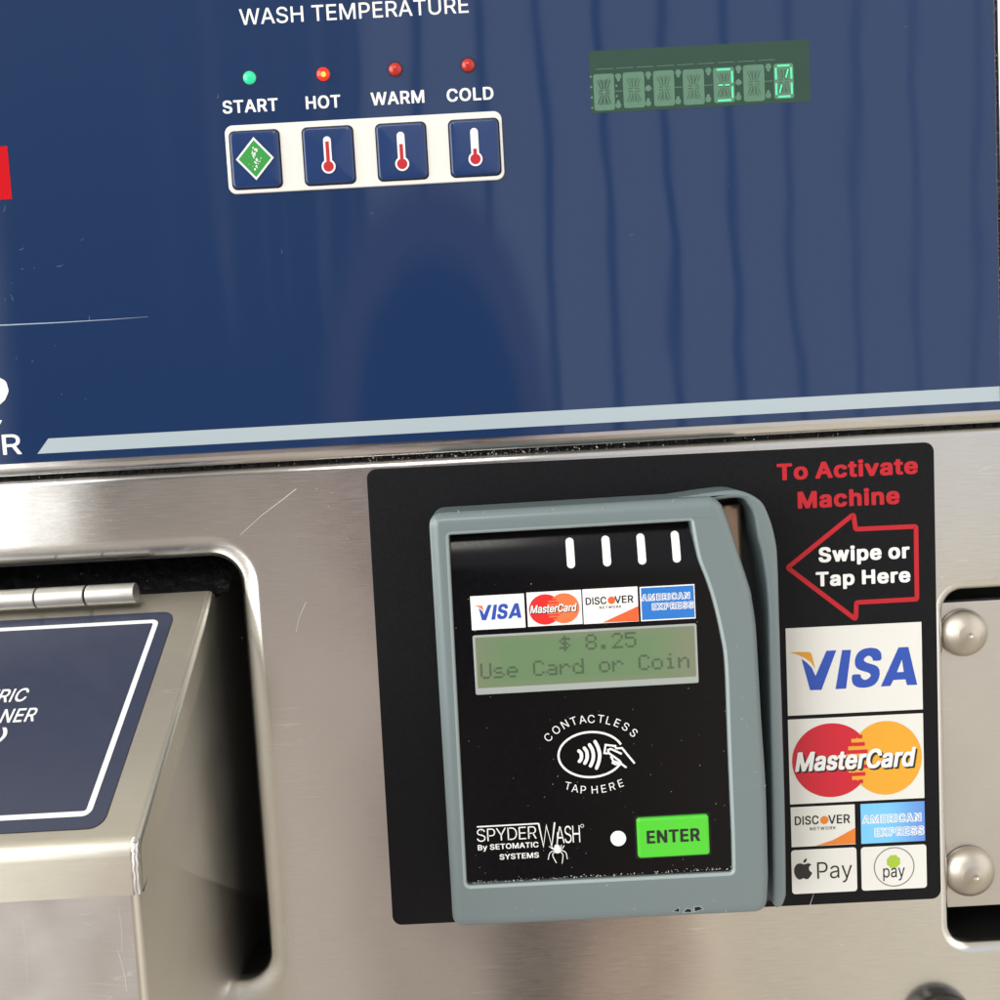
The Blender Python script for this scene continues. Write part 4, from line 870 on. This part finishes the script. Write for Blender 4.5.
# black face
PH = RH - .0012
vt = RF.at(570, 527, PH)[1]; vc = RF.at(570, 578, PH)[1]
def ph(u, v, add=0.0):
    if v <= vc: return PH + add
    t = (v - vc) / (vt - vc); return PH - .0044 * t * t + add
b = MB(); b.rows(inset(po, .00003), ph, PANEL_BLACK, 90); face = b.build('face_panel', cr_, 60)
for i, ((ax, ay), (cx, cy)) in enumerate((((569.2, 538.5), (571.9, 568.4)), ((605.3, 536.4), (608, 566.4)), ((640.4, 534.2), (643.2, 564.6)), ((674.9, 531.6), (678, 562.6)))):
    a = RF.at(ax, ay, PH); c = RF.at(cx, cy, PH); w = 7.6 * E / 2; cu = (a[0] + c[0]) / 2
    b = MB(); b.rows(rrect(cu - w, cu + w, c[1], a[1], w * .98, 10), lambda u, v: ph(u, v, .00008), WHITE_PRINT, 44); b.build('status_bar', cr_, 0)
P1 = PH + .00006; P2 = P1 + .00004
z3 = lambda x, y: (460 + x * .25, 575 + y * .25)
b, q = tile(RF, [z3(40, 87), z3(255, 72), z3(263, 208), z3(48, 223)], P1, WHITE_PRINT, '', cr_)
def z1s(x, y): return z3(58 + (x - 118) * 188 / 748, 122 + (y - 245) * 60 / 228 - (x - 118) * 12 / 748 + (x - 118) * 38 / 800 * .27)
visa(b, RF, z1s, P2, VISA_BLUE, MC_ORG); b.build('screen_emblem', face, 0, 'white card emblem with blue letters')
b, q = tile(RF, [z3(264, 71), z3(485, 58), z3(490, 195), z3(273, 208)], P1, WHITE_PRINT, '', cr_)
mastercard(b, RF, (545.2, 609.5), (15.2, 14.4), (564, 608.2), (14.4, 14.2), ((530.3, 613.9), (577, 610.9), 8.2), P2, MC_RED2, MC_ORG, .022); b.build('screen_emblem', face, 0, 'white card emblem with red and salmon discs')
b, q = tile(RF, [z3(489, 58), z3(710, 45), z3(715, 185), z3(495, 197)], P1, WHITE_PRINT, '', cr_)
discover(b, RF, z3, P2, ORANGE2, (z3(503, 121), z3(694, 110), 7.6, z3(606, 101), 3.6, z3(558, 136), z3(646, 131), 2.6, [z3(570, 190), z3(640, 158), z3(713, 124), z3(714.5, 184)])); b.build('screen_emblem', face, 0, 'white card emblem with an orange corner')
b, q = tile(RF, [z3(717, 48), z3(937, 36), z3(943, 172), z3(725, 187)], P1, WHITE_PRINT, '', cr_)
b.sheet(rrect(q[0] + .0004, q[1] - .0003, q[2] + .0004, q[3] - .0004), P1 + .00003, AMEX2)
amex(b, RF, P1 + .00007, (('AMERICAN', z3(726, 107), z3(921, 96), 7.6), ('EXPRESS', z3(768, 142), z3(936, 135), 7.8)), AMEX2); b.build('screen_emblem', face, 0, 'blue card emblem with outlined lettering')
# liquid crystal screen
q = RF.rect([z3(48, 240), z3(943, 195), z3(957, 430), z3(65, 480)], P1)
b = MB(); b.slab(rrect(*q, .0006, 3), P1 - .00005, P1 + .0004, .0002, LCD_FRAME, 2); scr = b.build('screen', cr_, 40)
b = MB(); b.sheet(rrect(q[0] + .0008, q[1] - .0008, q[2] + .0022, q[3] - .0007, .0004, 3), P1 + .00045, LCD); glass = b.build('screen_glass', scr, 0)
DOT = {'$': '00100 01111 10100 01110 00101 11110 00100', '8': '01110 10001 10001 01110 10001 10001 01110', '.': '00000 00000 00000 00000 00000 01100 01100', '2': '01110 10001 00001 00010 00100 01000 11111', '5': '11111 10000 11110 00001 00001 10001 01110',
       'U': '10001 10001 10001 10001 10001 10001 01110', 's': '00000 00000 01110 10000 01110 00001 11110', 'e': '00000 00000 01110 10001 11111 10000 01110', 'C': '01110 10001 10000 10000 10000 10001 01110', 'a': '00000 00000 01110 00001 01111 10001 01111',
       'r': '00000 00000 10110 11001 10000 10000 10000', 'd': '00001 00001 01101 10011 10001 10001 01111', 'o': '00000 00000 01110 10001 10001 10001 01110', 'i': '00100 00000 01100 00100 00100 00100 01110', 'n': '00000 00000 10110 11001 10001 10001 10001'}
LH = P1 + .0005
for line, lft, rgt in (('      $ 8.25    ', (83, 321), (916, 279)), ('Use Card or Coin', (83, 415), (918, 372))):
    b = MB()
    a = RF.at(*z3(*lft), LH); c = RF.at(*z3(*rgt), LH); pit = (c[0] - a[0]) / 15.85; dx = pit * .172
    vb = (a[1] + c[1]) / 2; dy = 64 * .25 * E / 7 * .93
    for k, chh in enumerate(line):
        if chh == ' ': continue
        for r_, bits in enumerate(DOT[chh].split()):
            for c_, bit in enumerate(bits):
                if bit == '1':
                    u = a[0] + k * pit + c_ * dx; v = vb + (6 - r_) * dy
                    b.sheet(rrect(u, u + dx * .9, v, v + dy * .9), LH, LCD_DOT)
    b.build('screen_text', scr, 0)
# contactless mark
z4 = lambda x, y: (530 + x * .13, 700 + y * .13)
A4 = lambda l, h=P1: RF.pts([z4(*p) for p in l], h)
b = MB()
cx, cy = RF.at(*z4(470, 420), P1); rx, ry = 238 * .13 * E, 168 * .13 * E; ringpts = ellipse(cx, cy, rx, ry, 60, 22, 333)
b.ribbon(ringpts, 2.1 * E, P1, WHITE_PRINT)
for a_, m_, c_ in (((376, 392), (396, 430), (380, 472)), ((418, 370), (440, 425), (422, 486)), ((458, 345), (488, 425), (466, 506)), ((500, 320), (536, 420), (512, 524))):
    w = 3.3 * E; pts = catmull(A4([a_, ((a_[0] + m_[0]) / 2 + 6, (a_[1] + m_[1]) / 2 - 3), m_, ((c_[0] + m_[0]) / 2 + 5, (c_[1] + m_[1]) / 2 + 3), c_]), 6); b.ribbon(pts, w, P1, WHITE_PRINT)
    for p_ in (pts[0], pts[-1]): b.sheet(ellipse(*p_, w / 2, n=12), P1 + 4e-6, WHITE_PRINT)
for k, pth in enumerate(([(600, 412), (572, 408), (581, 345), (656, 354), (652, 366)], [(706, 415), (622, 376), (600, 384), (606, 408), (690, 468), (706, 494), (742, 520)], [(655, 372), (708, 370), (805, 488)], [(622, 432), (632, 452), (640, 470), (690, 484)], [(640, 464), (636, 484), (656, 494), (694, 490)])):
    b.ribbon(A4(pth), 1.9 * E, P1 + 6e-6 + k * 2e-6, WHITE_PRINT)
for ch, x, y in (('C', 140, 287), ('O', 201, 230), ('N', 268, 187), ('T', 335, 162), ('A', 404, 150), ('C', 471, 146), ('T', 545, 145), ('L', 606, 158), ('E', 671, 176), ('S', 736, 205), ('S', 798, 252)):
    t = (x - 470) / 345.; ang = -t * R(46) ; ang = ang if abs(t) < .75 else ang
    u, v = RF.at(*z4(x, y), P1); b.letter(ch, u, v, 7.6 * E, ang, P1, WHITE_PRINT, .001)
for ch, x, y in (('T', 292, 660), ('A', 347, 680), ('P', 410, 690), ('H', 497, 690), ('E', 567, 682), ('R', 632, 665), ('E', 697, 640)):
    u, v = RF.at(*z4(x, y), P1); b.letter(ch, u, v, 7.4 * E, R((x - 480) / 230 * 17), P1, WHITE_PRINT, .001)
b.build('contactless_mark', face, 0)
# maker's lettering
z5 = lambda x, y: (460 + x * .13, 810 + y * .13)
A5 = lambda l, h=P1: RF.pts([z5(*p) for p in l], h)
b = MB()
q = A5([(130, 131), (604, 103)]); b.ribbon([(q[0][0], (q[0][1] + q[1][1]) / 2), (q[1][0], (q[0][1] + q[1][1]) / 2)], 1.4 * E, P1, WHITE_PRINT)
b.ptext(RF, 'SPYDER', z5(132, 246), z5(590, 217), 12.4, P1, WHITE_PRINT, -.006, track=-.03)
b.ribbon(A5([(604, 103), (642, 280), (664, 120), (706, 275), (728, 95)]), 1.7 * E, P1 + 3e-6, WHITE_PRINT)
b.ptext(RF, 'ASH', z5(742, 262), z5(926, 244), 17.0, P1, WHITE_PRINT, -.004, track=-.05)
b.ptext(RF, 'By SETOMATIC', z5(138, 312), z5(605, 286), 5.6, P1, WHITE_PRINT, .021); b.ptext(RF, 'SYSTEMS', z5(306, 385), z5(608, 365), 5.6, P1, WHITE_PRINT, .021)
b.ribbon(ellipse(*RF.at(*z5(940, 122), P1), 1.5 * E, n=14), .5 * E, P1, WHITE_PRINT, closed=True)
b.ribbon(A5([(749, 170), (748, 268)]), .7 * E, P1 + 5e-6, WHITE_PRINT)
b.sheet(ellipse(*RF.at(*z5(746, 283), P1), 2.6 * E, 2.4 * E, n=16), P1 + 7e-6, WHITE_PRINT); b.sheet(ellipse(*RF.at(*z5(750, 312), P1), 3.3 * E, 2.8 * E, n=16), P1 + 9e-6, WHITE_PRINT)
for k, l in enumerate(([(765, 305), (812, 325), (826, 378)], [(735, 308), (692, 330), (678, 382)], [(768, 318), (792, 345), (785, 412)], [(735, 320), (712, 345), (742, 408)], [(735, 300), (716, 300), (686, 280)], [(765, 296), (785, 296), (802, 272)], [(740, 292), (712, 292), (700, 262)], [(758, 290), (775, 288), (780, 268)])):
    b.ribbon(catmull(A5(l), 4), .8 * E, P1 + 1.1e-5 + k * 2e-6, WHITE_PRINT)
b.build('maker_lettering', face, 0)
# lens and key
b = MB(); b.slab(ellipse(*RF.at(618.3, 838.4, P1), 7.5 * E, n=32), P1 - .00003, P1 + .0003, .0002, plain('white_lens', (.85, .85, .85, 1), .25), 3); b.build('sensor_lens', cr_, 50)
KH = P1 + .0014; u0, u1, v0, v1 = RF.rect([(635.8, 817.4), (707.8, 813.4), (709.8, 853.2), (637.8, 857.4)], P1)
b = MB(); b.sheet(rrect(u0 - .0006, u1 + .0008, v0 - .0007, v1 + .0005, .001), P1, DARK); b.slab(rrect(u0, u1, v0, v1, .0011), P1 + .00003, KH, .0009, ENTER_GREEN, 5); key = b.build('enter_key', cr_, 50)
b = MB(); b.ptext(RF, 'ENTER', (647, 844), (700.2, 841.2), 13.4, KH + .00006, INK, .033, track=.01); b.build('key_lettering', key, 0)
# dust along the lower edge of the face
b = MB(); a = RF.at(468, 883.5, PH); c = RF.at(731, 870, PH)
for i in range(270):
    t = random.random(); u = a[0] + (c[0] - a[0]) * t; v = (a[1] + c[1]) / 2 + abs(random.gauss(0, .00042)) + .0001
    if i > 150: u = random.uniform(RF.at(455, 600)[0], RF.at(725, 700)[0]); v = random.uniform(a[1], vc); v = v if i % 2 else a[1] + (v - a[1]) ** 2 / .1
    if u < RF.at(466, 800)[0] + .001 + (a[1] - v) * .0: u += .003
    r = random.uniform(.00005, .00022 if i <= 150 else .00013)
    b.sheet(ellipse(u, v, r, r * random.uniform(.6, 1.4), 5, random.uniform(0, 90), 360 + 0 if False else 360), PH + .00003 + i * 5e-8, DUST)
b.build('dust', face, 0, kind='stuff')

# ================================================================ LIGHT
W = bpy.data.worlds.new('World'); S.world = W; W.use_nodes = True
t = NT(W.node_tree); bg = W.node_tree.nodes['Background']
tc = t.n('ShaderNodeTexCoord'); sx = t.n('ShaderNodeSeparateXYZ'); t.l(tc.outputs['Generated'], sx.inputs[0])
X, Y, Z = sx.outputs
den = t.math('MAXIMUM', t.math('MULTIPLY', Y, -1), .12)
u = t.math('DIVIDE', X, den); v = t.math('DIVIDE', Z, den)
# pale ceiling above, warm floor below, dim room to the left, pale slatted wall to the right, bright window far left
rp = t.n('ShaderNodeValToRGB'); t.l(t.math('MULTIPLY_ADD', u, .5, .5, clamp=True), rp.inputs[0])
stops = ((.0, (0.805, 0.732, 0.647)), (.30, (0.732, 0.647, 0.561)), (.375, (0.86, 0.74, 0.665)), (.43, (0.68, 0.585, 0.51)), (.475, (0.54, 0.455, 0.39)), (.492, (0.159, 0.140, 0.116)), (.520, (0.183, 0.159, 0.134)), (.545, (0.610, 0.439, 0.342)), (.575, (0.683, 0.512, 0.403)), (.60, (1.025, 0.891, 0.708)), (.66, (0.903, 0.805, 0.659)), (.70, (1.074, 0.976, 0.805)), (.80, (1.049, 0.952, 0.793)))
while len(rp.color_ramp.elements) < len(stops): rp.color_ramp.elements.new(.5)
for e_, (ps, cl) in zip(rp.color_ramp.elements, stops): e_.position = ps; e_.color = cl + (1,)
nz = t.n('ShaderNodeTexNoise', noise_dimensions='1D'); nz.inputs['Scale'].default_value = 22; nz.inputs['Detail'].default_value = 1; t.l(u, nz.inputs['W'])
floor = t.mix(1.0, rp.outputs[0], t.mix(t.smooth(nz.outputs['Fac'], .36, .64), (.72, .71, .70, 1), (1.25, 1.24, 1.22, 1)), 'MULTIPLY')
room = t.mix(t.smooth(v, .0, .5), (.08, .08, .09, 1), (.34, .34, .35, 1))
st2 = t.n('ShaderNodeTexNoise', noise_dimensions='1D'); st2.inputs['Scale'].default_value = 30; st2.inputs['Detail'].default_value = 1; t.l(t.math('ADD', u, 3.3), st2.inputs['W'])
room = t.mix(t.math('MULTIPLY', t.smooth(st2.outputs['Fac'], .52, .66), t.math('MULTIPLY', t.smooth(u, -.34, -.24), t.smooth(v, .05, .2))), room, (.48, .48, .50, 1))
wallmask = t.smooth(u, -.135, -.095)
per = t.math('FRACT', t.math('DIVIDE', t.math('ADD', u, 5.0 + SLAT0), SLATP)); tri = t.math('ABSOLUTE', t.math('SUBTRACT', per, .5))
gap = t.smooth(tri, .045, .10)
slit = t.mix(t.smooth(u, .18, .45), (.16, .17, .19, 1), (.62, .64, .68, 1))
wallc = t.mix(gap, slit, (1.14, 1.16, 1.23, 1))
c = t.mix(wallmask, room, wallc)
c = t.mix(t.smooth(v, .02, -.16), c, floor)
win = t.math('MULTIPLY', t.smooth(u, -.465, -.58), t.smooth(v, -.35, -.15))
c = t.mix(win, c, (6.5, 6.5, 6.3, 1))
right_glow = t.math('MULTIPLY', t.smooth(u, .60, .95), t.smooth(v, -.9, -.3))  # added bright zone far right, there to light the rolled rims and bevels
c = t.mix(right_glow, c, (2.1, 2.05, 1.95, 1))
# the dark figure of whoever holds the camera
d = t.math('SQRT', t.math('ADD', t.math('POWER', t.math('DIVIDE', t.math('ADD', u, FIGU), .115), 2), t.math('POWER', t.math('DIVIDE', t.math('ADD', v, .06), .30), 2)))
c = t.mix(t.smooth(d, 1.12, .90), c, (.48, .33, .32, 1))
c = t.mix(t.smooth(d, .84, .66), c, (.05, .045, .055, 1))
# pale ceiling overhead
c = t.mix(t.smooth(Z, .55, .75), c, (1.0, .93, .78, 1))
t.l(c, bg.inputs['Color']); bg.inputs['Strength'].default_value = WORLD
def area(name, loc, tgt, sx_, sy_, e, col):
    l = bpy.data.lights.new(name, 'AREA'); l.shape = 'RECTANGLE'; l.size = sx_; l.size_y = sy_; l.energy = e; l.color = col
    o = bpy.data.objects.new(name, l); COL.objects.link(o); o.location = loc
    o.rotation_euler = (Vector(tgt) - Vector(loc)).to_track_quat('-Z', 'Y').to_euler()
area('key_lamp', (-.16, -1.2, .92), (0, 0, 0), .36, .26, KEY, (1, .95, .87))  # added key lamp, placed to put a sheen on the reader face
S.render.engine = 'CYCLES'
S.cycles.use_denoising = True; S.cycles.max_bounces = 8
S.view_settings.view_transform = 'Standard'; S.view_settings.look = 'None'; S.view_settings.gamma = 1; S.view_settings.exposure = EXPO
S.view_settings.use_curve_mapping = False
